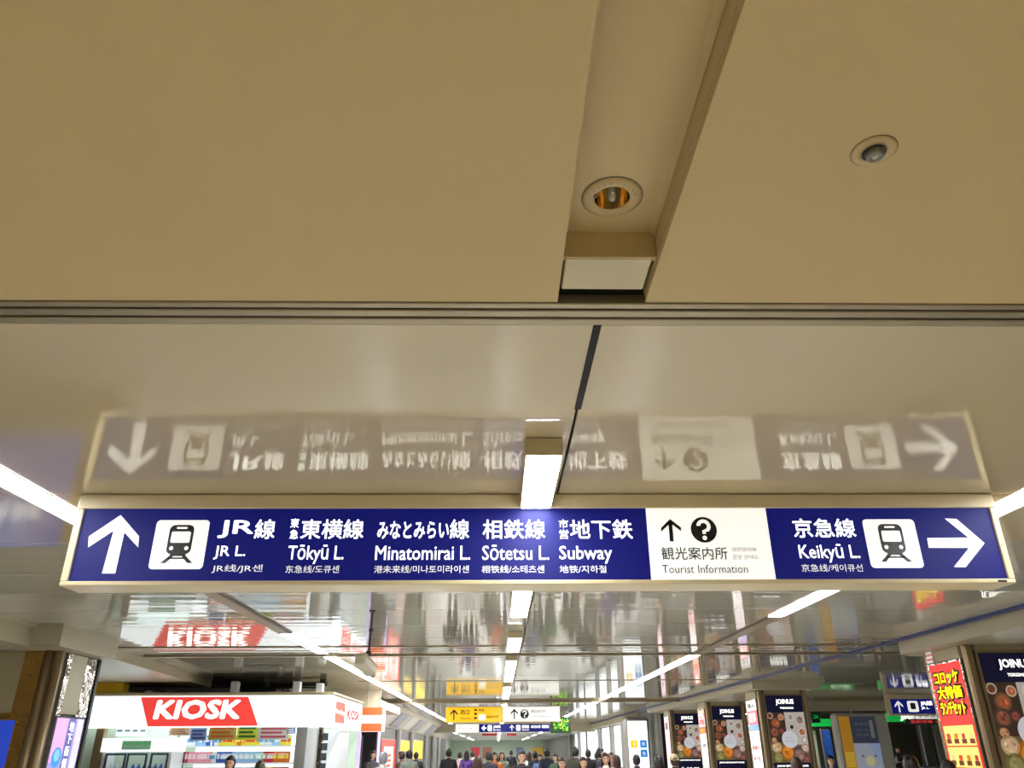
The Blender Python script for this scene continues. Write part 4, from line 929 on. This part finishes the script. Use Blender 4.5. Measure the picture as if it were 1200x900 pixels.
# ------------------------------------------------------------------ far left shop fronts
def shopface(p0, p1, yt, yb, X, label, c, emis, inner=None):
    y0_ = atX(p0, 878, X)[0]; y1_ = atX(p1, 878, X)[0]; zt_ = atX((p0+p1)/2, yt, X)[1]
    s = thing('shop_lightbox', (X, (y0_+y1_)/2, .5), label, 'sign', 'lit panels along the far left shops'); PL = side_l(X)
    zb_ = .5 if yb >= 895 else atX((p0+p1)/2, yb, X)[1]
    m = MB(); slab(m, PL, rect(y0_-.05,y1_+.05,zb_-.04,zt_+.04), -.05, 0); m.build('case', M_STEEL, s)
    m = MB(); slab(m, PL, rect(y0_,y1_,zb_,zt_), 0, .005); m.build('sheet', mat('lit_%s' % label[:14], rgb(*c), .3, emis=emis), s)
    if inner:
        m = MB(); dy = (y1_-y0_)*.16; slab(m, PL, rect(y0_+dy,y1_-dy,zb_+.3,zt_-.2), .005, .01); m.build('inner_sheet', M_LIT, s)
        m = MB()
        for k in range(4): flat(m, PL, rect(y0_+2*dy,y1_-2*dy,zt_-.5-k*.15,zt_-.42-k*.15), .014)
        m.build('print', M_ORANGE, s)
XS = -3.56
shopface(447,463,867,895,XS,'red framed lit poster with white centre on the far left shops',(225,60,45),.9,True)
shopface(469,479.5,868,880,XS,'yellow lit panel right of the red framed poster, nearer one',(248,210,40),.9)
shopface(484.5,495,868,889,XS,'yellow lit panel on the far left shops, farther one',(250,235,50),.95)
shopface(425,436,864,900,-3.55,'tall yellow lit banner left of the red framed poster',(246,205,40),.85)
def fpost(p, X, label, mm=M_STEEL, wd=.3):
    yy = atX(p, 878, X)[0]; o = MB().bbox(X-.05,X+.08,yy-wd/2,yy+wd/2,0,2.25,.02).build('shop_post', mm); tag(o, label, 'post', 'posts between the far left shops')
M_LILAC = mat('lilac_lit_strip', rgb(205,185,245), .3, emis=.9)
fpost(417.5, -3.5, 'lilac lit strip right of the kiosk, nearer one', M_LILAC, .35); fpost(441, -3.5, 'lilac lit strip left of the red framed poster', M_LILAC, .3)
for p, wn in ((466,'first'),(481.5,'second'),(499,'third'),(507,'fourth'),(514,'fifth')): fpost(p, -3.55, 'grey post between far left shop panels, %s from the left' % wn, M_STEEL, .5)
struct('wall_shop_front', MB().box(-4.4, -3.55, 22.85, 22.95, 0, 2.3), M_GREY)
# pale and grey blue plates paint the shop signs' reflections onto the sloping soffit
for k in range(6):
    y0_ = 24.2+k*3.4
    m = MB(); a = (-3.10, 2.70); b_ = (-3.54, 2.31); nx, nz = .66, -.75
    P = [(a[0]+nx*.012, y0_, a[1]+nz*.012+.0), (b_[0]+nx*.012, y0_, b_[1]+nz*.012), (b_[0]+nx*.012, y0_+2.3, b_[1]+nz*.012), (a[0]+nx*.012, y0_+2.3, a[1]+nz*.012)]
    Q = [(p_[0]-nx*.02, p_[1], p_[2]-nz*.02) for p_ in P]
    m.add(P+Q, [(0,1,2,3),(7,6,5,4),(0,4,5,1),(1,5,6,2),(2,6,7,3),(3,7,4,0)])
    o = m.build('soffit_reflection', mat('soffit_reflection_%d' % (k%2), [rgb(205,205,200), rgb(120,122,140)][k%2], .3)); tag(o, '%s painted reflection on the sloping soffit above the far left shops, %s from the front' % (['pale','grey blue'][k%2], ['first','second','third','fourth','fifth','sixth'][k]), 'board', 'painted reflections on the far left soffit')
# end wall posters
for p0, p1, yt, c, lb in ((552,562,876,(190,50,60),'red poster on the far end wall, leftmost'),(566,576,876,(150,90,70),'brown poster on the far end wall'),(605,613,876,(90,100,130),'grey blue poster on the far end wall'),(624,636,876,(190,150,60),'ochre poster on the far end wall'),(643,654,870,(190,50,50),'red shop sign on the far end wall, rightmost')):
    a0, b1 = at(p0, yt, 94.9); a1, _ = at(p1, yt, 94.9)
    m = MB().box(a0, a1, 94.85, 94.98, b1-1.1, b1); o = m.build('end_wall_poster', mat('endposter_%d' % p0, rgb(*c), .4, emis=.4)); tag(o, lb, 'poster', 'posters on the far end wall')

# ------------------------------------------------------------------ people
def skin_mesh(pts, edges, root=0, lv=1):
    me = bpy.data.meshes.new('s'); me.from_pydata([p[:3] for p in pts], edges, [])
    o = bpy.data.objects.new('s', me); COL.objects.link(o)
    md = o.modifiers.new('k', 'SKIN'); md.use_smooth_shade = True
    for i, v in enumerate(me.skin_vertices[0].data):
        rr = pts[i][3]; v.radius = rr if isinstance(rr, tuple) else (rr, rr); v.use_root = (i == root)
    ms = o.modifiers.new('u', 'SUBSURF'); ms.levels = lv
    bpy.context.view_layer.update()
    r_ = bpy.data.meshes.new_from_object(o.evaluated_get(bpy.context.evaluated_depsgraph_get()))
    bpy.data.objects.remove(o); bpy.data.meshes.remove(me); return r_
def pose(walk):
    s_ = .22 if walk else .03; a_ = .14 if walk else .02
    J = {'pelvis':(0,0,.93),'waist':(0,.005,1.08),'chest':(0,0,1.27),'upper':(0,.01,1.40),'neck':(0,.01,1.49),'nh':(0,-.005,1.56)}
    for sd, k in ((1,'L'),(-1,'R')):
        f = sd
        J['hip'+k] = (sd*.09,0,.88); J['knee'+k] = (sd*.10,-f*s_*.55-.02,.49); J['ank'+k] = (sd*.10,-f*s_+.02+(.0),.10 if f > 0 or not walk else .16); J['toe'+k] = (sd*.11,-f*s_-.13,.04 if f > 0 or not walk else .07)
        J['sh'+k] = (sd*.175,.01,1.405); J['el'+k] = (sd*.225,f*a_+.03,1.13); J['wr'+k] = (sd*.225,f*a_*1.6-.07,.90); J['pa'+k] = (sd*.222,f*a_*1.7-.09,.84)
    return J
def head_add(mb):
    """skull, jaw, nose, ears, lips; eyes get the dark slot"""
    n1, n2 = 20, 14; c = Vector((0,-.01,1.625)); vs = []
    for j in range(n2+1):
        ph = math.pi*j/n2
        for i in range(n1):
            th = 2*math.pi*i/n1; x = math.sin(ph)*math.cos(th); y = math.sin(ph)*math.sin(th); z = math.cos(ph)
            X, Y, Z = x*.077, y*.096, z*.112
            if z < 0: X *= 1-.30*(-z); Y *= 1-.18*(-z)
            if y < 0:
                X *= 1.0; Y *= .93
                if abs(x) < .2 and -.45 < z < .1: Y -= .020*(1-abs(x)/.2)*(1-abs(z+.22)/.33 if abs(z+.22) < .33 else 0)   # nose
                if .15 < abs(x) < .5 and -.02 < z < .22: Y += .007                                    # eye sockets
                if z < -.75 and abs(x) < .35: Y -= .008                                                # chin
            vs.append(c+Vector((X,Y,Z)))
    fs = [(j*n1+i, j*n1+(i+1)%n1, (j+1)*n1+(i+1)%n1, (j+1)*n1+i) for j in range(n2) for i in range(n1)]
    mb.cur = 0; mb.add(vs, [f[::-1] for f in fs])
    for sd in (1,-1):
        mb.cur = 0; mb.add([(sd*.074,-.005,1.60),(sd*.090,.008,1.612),(sd*.092,.010,1.64),(sd*.076,-.002,1.648),(sd*.074,.018,1.60),(sd*.074,.02,1.648)], [(0,1,2,3),(4,5,2,1),(0,4,1),(3,2,5)])
        mb.cur = 1; q_ = [(sd*.030+.013*math.cos(a), -.0990+.004*abs(math.cos(a)), 1.636+.009*math.sin(a)) for a in [k*math.pi/4 for k in range(8)]]; mb.add(q_, [list(range(8))])
        mb.add([(sd*.030-.017,-.099,1.650),(sd*.030+.017,-.097,1.650),(sd*.030+.017,-.097,1.655),(sd*.030-.017,-.099,1.655)], [(0,1,2,3)])
    mb.cur = 2; mb.add([(-.022,-.095,1.572),(0,-.101,1.568),(.022,-.095,1.572),(.0,-.101,1.580)], [(0,1,2,3)])
def hair_mesh(style):
    mb = MB(); n1, n2 = 20, 12; c = Vector((0,-.004,1.632)); vs = []; keep = []
    for j in range(n2+1):
        ph = math.pi*j/n2*(.80)
        for i in range(n1):
            th = 2*math.pi*i/n1; x = math.sin(ph)*math.cos(th); y = math.sin(ph)*math.sin(th); z = math.cos(ph)
            p_ = c+Vector((x*.091, y*.108, z*.122)); k_ = random.Random(i*31+j).uniform(-.003,.004); p_ += Vector((x,y,z))*k_
            frontness = -y
            if frontness > .25 and ph > 1.05: p_.y += .03*frontness; p_.z = max(p_.z, 1.668)
            if style in ('long','bob') and z < .1 and frontness < .45:
                dz = (.1-z)*(.26 if style == 'long' else .12); p_.z -= dz; p_.x = c.x+x*(.098 if style == 'long' else .1)/max(.6,math.sin(ph)); 
                if y > 0: p_.y = c.y + y*.105/max(.6,math.sin(ph))+ (0.01 if style=='long' else 0)
            vs.append(p_)
    fs = [(j*n1+(i+1)%n1, j*n1+i, (j+1)*n1+i, (j+1)*n1+(i+1)%n1) for j in range(n2) for i in range(n1)]
    mb.add(vs, fs)
    o = mb.build('hair', M_BLACK, smooth=True); me = o.data; bpy.data.objects.remove(o)
    me.materials.clear(); me.materials.append(M_BLACK); return me
PROTO = {}
SKIN = mat('skin', rgb(214,170,140), .5)
def build_proto(key, walk, female):
    J = pose(walk); k_ = .9 if female else 1
    def graph(names, rad, extra=0):
        pts = [(*J[n_], (rad[n_][0]+extra, rad[n_][1]+extra) if isinstance(rad[n_], tuple) else rad[n_]+extra) for n_ in names]; return pts
    rad = {'pelvis':(.15,.105),'waist':(.125*k_,.09),'chest':(.15*k_,.10),'upper':(.12*k_,.085),'neck':.052,'nh':.055}
    for s_ in 'LR': rad.update({'hip'+s_:.085,'knee'+s_:.056,'ank'+s_:.038,'toe'+s_:.034,'sh'+s_:.058*k_,'el'+s_:.040*k_,'wr'+s_:.027,'pa'+s_:.032})
    core = ['pelvis','waist','chest','upper','neck','nh']; E_ = [(0,1),(1,2),(2,3),(3,4),(4,5)]
    nm = core[:]
    for s_ in 'LR':
        b_ = len(nm); nm += ['hip'+s_,'knee'+s_,'ank'+s_,'toe'+s_,'sh'+s_,'el'+s_,'wr'+s_,'pa'+s_]
        E_ += [(0,b_),(b_,b_+1),(b_+1,b_+2),(b_+2,b_+3),(3,b_+4),(b_+4,b_+5),(b_+5,b_+6),(b_+6,b_+7)]
    r0 = dict(rad)
    for q_ in ('pelvis','waist','chest','upper'): r0[q_] = (rad[q_][0]*.84, rad[q_][1]*.84)
    for q_ in ('hipL','hipR','shL','shR'): r0[q_] = rad[q_]*.85
    bme = skin_mesh(graph(nm, r0), E_)
    mb = MB(); mb.add([v.co[:] for v in bme.vertices], [list(p_.vertices) for p_ in bme.polygons]); head_add(mb)
    mb.cur = 0
    for s_, sd in (('L',1),('R',-1)):                 # fingers
        px_, py_, pz_ = J['pa'+s_]
        for q_, (dy, ln) in enumerate(((-.026,.070),(-.009,.078),(.008,.072),(.024,.056))):
            a_ = Vector((px_, py_+dy, pz_-.02)); b_ = a_+Vector((-sd*.004,-.006,-ln*.55)); c_ = b_+Vector((-sd*.016,-.010,-ln*.4)); mb.cyl(a_,b_,.0095,.0085,6); mb.cyl(b_,c_,.0085,.006,6)
        a_ = Vector((px_, py_-.025, pz_+.01)); b_ = a_+Vector((-sd*.018,-.03,-.025)); mb.cyl(a_,b_,.0105,.009,6); mb.cyl(b_,b_+Vector((-sd*.006,-.008,-.025)),.009,.007,6)
    o = mb.build('body', [SKIN, M_INK, mat('lips', rgb(170,90,85), .4)], smooth=True); PROTO[key,'body'] = o.data; bpy.data.objects.remove(o)
    # jacket: torso and sleeves
    nm = ['pelvis','waist','chest','upper','neck']; E_ = [(0,1),(1,2),(2,3),(3,4)]; r2 = dict(rad); r2['upper'] = (.125*k_,.088); r2['neck'] = .042
    J2 = dict(J); J2['pelvis'] = (0,0,.84); J2['neck'] = (0,.01,1.475)
    for s_ in 'LR':
        b_ = len(nm); nm += ['sh'+s_,'el'+s_,'wr'+s_]; E_ += [(3,b_),(b_,b_+1),(b_+1,b_+2)]
    pts = [(*J2[n_], (r2[n_][0]+.03, r2[n_][1]+.032) if isinstance(r2[n_], tuple) else r2[n_]+.020) for n_ in nm]
    PROTO[key,'jacket'] = skin_mesh(pts, E_)
    mb = MB(); mb.lathe([(.070,-.03),(.066,.03),(.058,.035),(.056,.0)], (0,.008,1.475), 16); o = mb.build('c', None, smooth=True); PROTO[key,'collar'] = o.data; bpy.data.objects.remove(o)
    nm = ['pelvis','hipL','kneeL','ankL','hipR','kneeR','ankR']; E_ = [(0,1),(1,2),(2,3),(0,4),(4,5),(5,6)]
    pts = [(*J[n_], (rad[n_][0]+.008, rad[n_][1]+.008) if isinstance(rad[n_], tuple) else rad[n_]+.018) for n_ in nm]
    PROTO[key,'trousers'] = skin_mesh(pts, E_)
    mb = MB()
    for s_ in 'LR':
        x_, y_, z_ = J['ank'+s_]; tx_, ty_, tz_ = J['toe'+s_]; z0_ = tz_-.04
        mb.add([(x_-.04,y_+.06,z0_),(x_+.04,y_+.06,z0_),(tx_+.045,ty_+.02,z0_),(tx_+.02,ty_-.05,z0_),(tx_-.02,ty_-.05,z0_),(tx_-.045,ty_+.02,z0_),(x_-.035,y_+.055,z_+.03),(x_+.035,y_+.055,z_+.03),(tx_+.038,ty_+.03,tz_+.035),(tx_+.015,ty_-.03,tz_+.02),(tx_-.015,ty_-.03,tz_+.02),(tx_-.038,ty_+.03,tz_+.035)],
               [(5,4,3,2,1,0),(6,7,8,9,10,11)]+[(i,(i+1)%6,6+(i+1)%6,6+i) for i in range(6)])
    o = mb.build('s', M_BLACK); PROTO[key,'shoes'] = o.data; bpy.data.objects.remove(o)
build_proto('mw', True, False); build_proto('ms', False, False); build_proto('fw', True, True); build_proto('fs', False, True)
HAIR = {s_: hair_mesh(s_) for s_ in ('short','bob','long')}
m = MB(); m.lathe([(0,.128),(.05,.122),(.085,.09),(.098,.04),(.100,.02),(.100,.012),(.15,.006),(.15,.001),(.098,.0)], (0,-.005,1.64), 20); o = m.build('hat', M_BLACK, smooth=True); HAT = o.data; bpy.data.objects.remove(o)
m = MB(); m.bbox(-.15,.15,.11,.27,1.02,1.46,.05).bbox(-.11,.11,.26,.31,1.06,1.26,.02); o = m.build('backpack', M_BLACK, smooth=False); PACK = o.data; bpy.data.objects.remove(o)
m = MB(); m.bbox(-.32,-.24,-.16,.14,.62,.86,.02).tube([(-.28,-.10,.86),(-.27,-.05,.98),(-.27,.03,.98),(-.28,.09,.86)], .008); o = m.build('bag', M_BLACK); BAG = o.data; bpy.data.objects.remove(o)
def recol(o, m):
    if not o.data.materials: o.data.materials.append(M_BLACK)
    o.material_slots[0].link = 'OBJECT'; o.material_slots[0].material = m
def person(px, ptop, Y, key, face, hair, hc, jc, tc, label, extra=None, dx=0):
    """face: 'to' looks towards the camera, 'away' shows the back, or an angle"""
    x, z = at(px, ptop, Y); x = at(px, 878, Y)[0]
    sc_ = max(.84, min(1.12, z/1.755)); rz = {'to':0,'away':math.pi}.get(face, face)
    e = thing('person', (x, Y, 0), label, 'person', 'people walking in the concourse'); e.rotation_euler = (0,0,rz); e.scale = (sc_,sc_,sc_)
    def part(nm, me, col=None, rough=.7):
        o = bpy.data.objects.new(nm, me); COL.objects.link(o); o.parent = e
        if col is not None: recol(o, mat('cloth_%d_%d_%d' % col, rgb(*col), rough, scale=20))
        return o
    part('body', PROTO[key,'body']); part('jacket', PROTO[key,'jacket'], jc); part('collar', PROTO[key,'collar'], tuple(min(255,int(v*1.15)+8) for v in jc)); part('trousers', PROTO[key,'trousers'], tc); part('shoes', PROTO[key,'shoes'], (30,26,26))
    part('hair', HAIR[hair], hc, .45)
    if extra == 'backpack': part('backpack', PACK, (28,28,32))
    if extra == 'bag': part('bag', BAG, (90,60,40))
    if extra == 'hat': part('hat', HAT, (196,180,140))
BK = (24,20,20); BR = (58,36,26); DK = (28,28,34); JN = (40,48,70); GY = (110,110,112)
P = [
 (272,885,13.0,'ms','to','short',BK,(40,44,60),DK,'dark haired person in navy at the kiosk counter',None),
 (307,894,13.2,'fs','away','bob',(60,58,30),(90,96,60),DK,'short person with olive hair in front of the kiosk, right of the dark haired one',None),
 (437,879,21.0,'mw',.9,'short',BK,(70,64,70),DK,'dark haired man just left of the grey haired man',None),
 (450,880.5,15.5,'mw',2.4,'short',(120,124,130),(170,170,172),GY,'grey haired man in a pale grey shirt in front of the red framed poster',None),
 (471,880,22,'ms',-1.9,'short',BR,(96,60,36),DK,'person in a brown jacket looking down below the yellow panel',None),
 (480,878.5,21,'mw','away','short',BK,(120,126,116),DK,'person in a grey green hooded jacket next to the brown jacket',None),
 (488,881,26,'mw','away','short',BK,DK,DK,'small dark figure just right of the grey green jacket',None),
 (526,877,23,'mw','away','short',BK,(22,22,26),DK,'tall person in black with a black backpack, seen from behind','backpack'),
 (539,881,28.5,'fw','away','short',BK,(222,190,184),DK,'woman in a pale pink top right of the black backpack',None),
 (547,879.5,27,'fw','away','bob',BK,(84,50,130),DK,'person in a purple jacket',None),
 (554,879.5,29,'fw','away','short',BR,(226,205,205),GY,'person in a whitish pink top right of the purple jacket',None),
 (560,885,13.7,'fw','away','long',(66,40,32),(52,36,34),DK,'woman with long brown hair seen close from behind','bag'),
 (573,880,19.5,'mw','away','short',BK,(44,44,54),DK,'man in a dark suit seen from behind with pale collar',None),
 (580,881,23,'fw','to','bob',BR,(226,120,70),DK,'woman in an orange top walking this way',None),
 (588,880.5,24,'fw','to','bob',BR,(110,124,104),JN,'woman in a grey green jacket right of the orange top','bag'),
 (599,878.8,36,'ms','away','short',BK,DK,DK,'small distant figure all in black near the middle',None),
 (611.5,879,15.5,'mw','to','short',BK,(34,34,38),DK,'man in a black jacket facing the camera in the middle of the crowd',None),
 (620,880.5,26,'fs','away','bob',BR,(215,215,215),DK,'person in white behind the man facing the camera',None),
 (627,880,25,'mw','away','short',BK,(28,30,48),DK,'person in very dark navy left of the pale blue jacket',None),
 (632.5,886,24,'fw','to','bob',BK,(96,124,180),JN,'person in a pale blue jacket bending forward',None),
 (641,877,23,'mw','away','short',BK,(30,32,58),DK,'tall person in navy right of the pale blue jacket',None),
 (651,883,22,'mw',-.8,'short',BR,(70,110,80),DK,'person in a green jacket below the foliage screen',None),
 (658,887,14.5,'fw','to','long',BR,(60,50,52),DK,'woman with pinned brown hair and visible face right of the green jacket',None),
 (674,875,20,'mw','away','short',BK,(66,64,50),DK,'tall man in an olive jacket seen from behind',None),
 (683,890,15,'fw','to','long',BR,(90,60,60),DK,'woman with long dark hair and face visible low in front of the olive jacket',None),
 (689,878,24,'mw','away','short',BK,(26,26,34),DK,'man in black right of the olive jacket',None),
 (699,881,26,'mw','away','short',BK,(26,26,34),DK,'dark figure left of the man in profile',None),
 (703,876,19,'ms',1.4,'short',BK,(50,54,66),DK,'man in profile in front of the wide white wall panel',None),
 (709,881.5,15.5,'fw','to','bob',BR,(206,200,192),GY,'woman in a pale top facing the camera on the right','bag'),
 (715.5,881,24,'ms','to','short',BR,(150,120,110),DK,'face half hidden behind the woman in the pale top',None),
 (722,884,18,'fw','away','bob',BR,(110,86,150),DK,'woman with a purple scarf right of the pale top',None),
 (745,884,17,'mw','away','short',BK,(36,42,60),DK,'man in navy seen from behind in front of the tiled white poster',None),
 (771,885,14.5,'fw','away','long',BK,(220,110,115),DK,'woman with black hair and salmon pink top',None),
 (789,884,16,'fw','away','short',BR,(40,38,42),DK,'person in a beige sun hat','hat'),
 (931,888,12.8,'fw','away','long',(70,44,36),(60,50,50),DK,'brown haired person in front of the largest whole food poster',None),
 (971,886,15,'ms','to','short',BK,DK,DK,'dark haired person below the blue banner',None),
 (1053,874,25,'fs',-1.3,'bob',BR,(120,100,90),DK,'small person with brown hair at the ticket gates',None),
 (1064,884,9.2,'fw','away','bob',BK,(30,30,36),DK,'black haired person close by left of the red and yellow poster',None),
 (1107,893,9.0,'fw','away','bob',(40,28,26),(50,44,46),DK,'very low dark head at the foot of the red and yellow poster',None),
 (1052,886,20,'mw','away','short',BK,DK,JN,'dark figure behind the close black haired person',None),
]
for a_ in P: person(*a_)
print('objects', len(COL.objects))
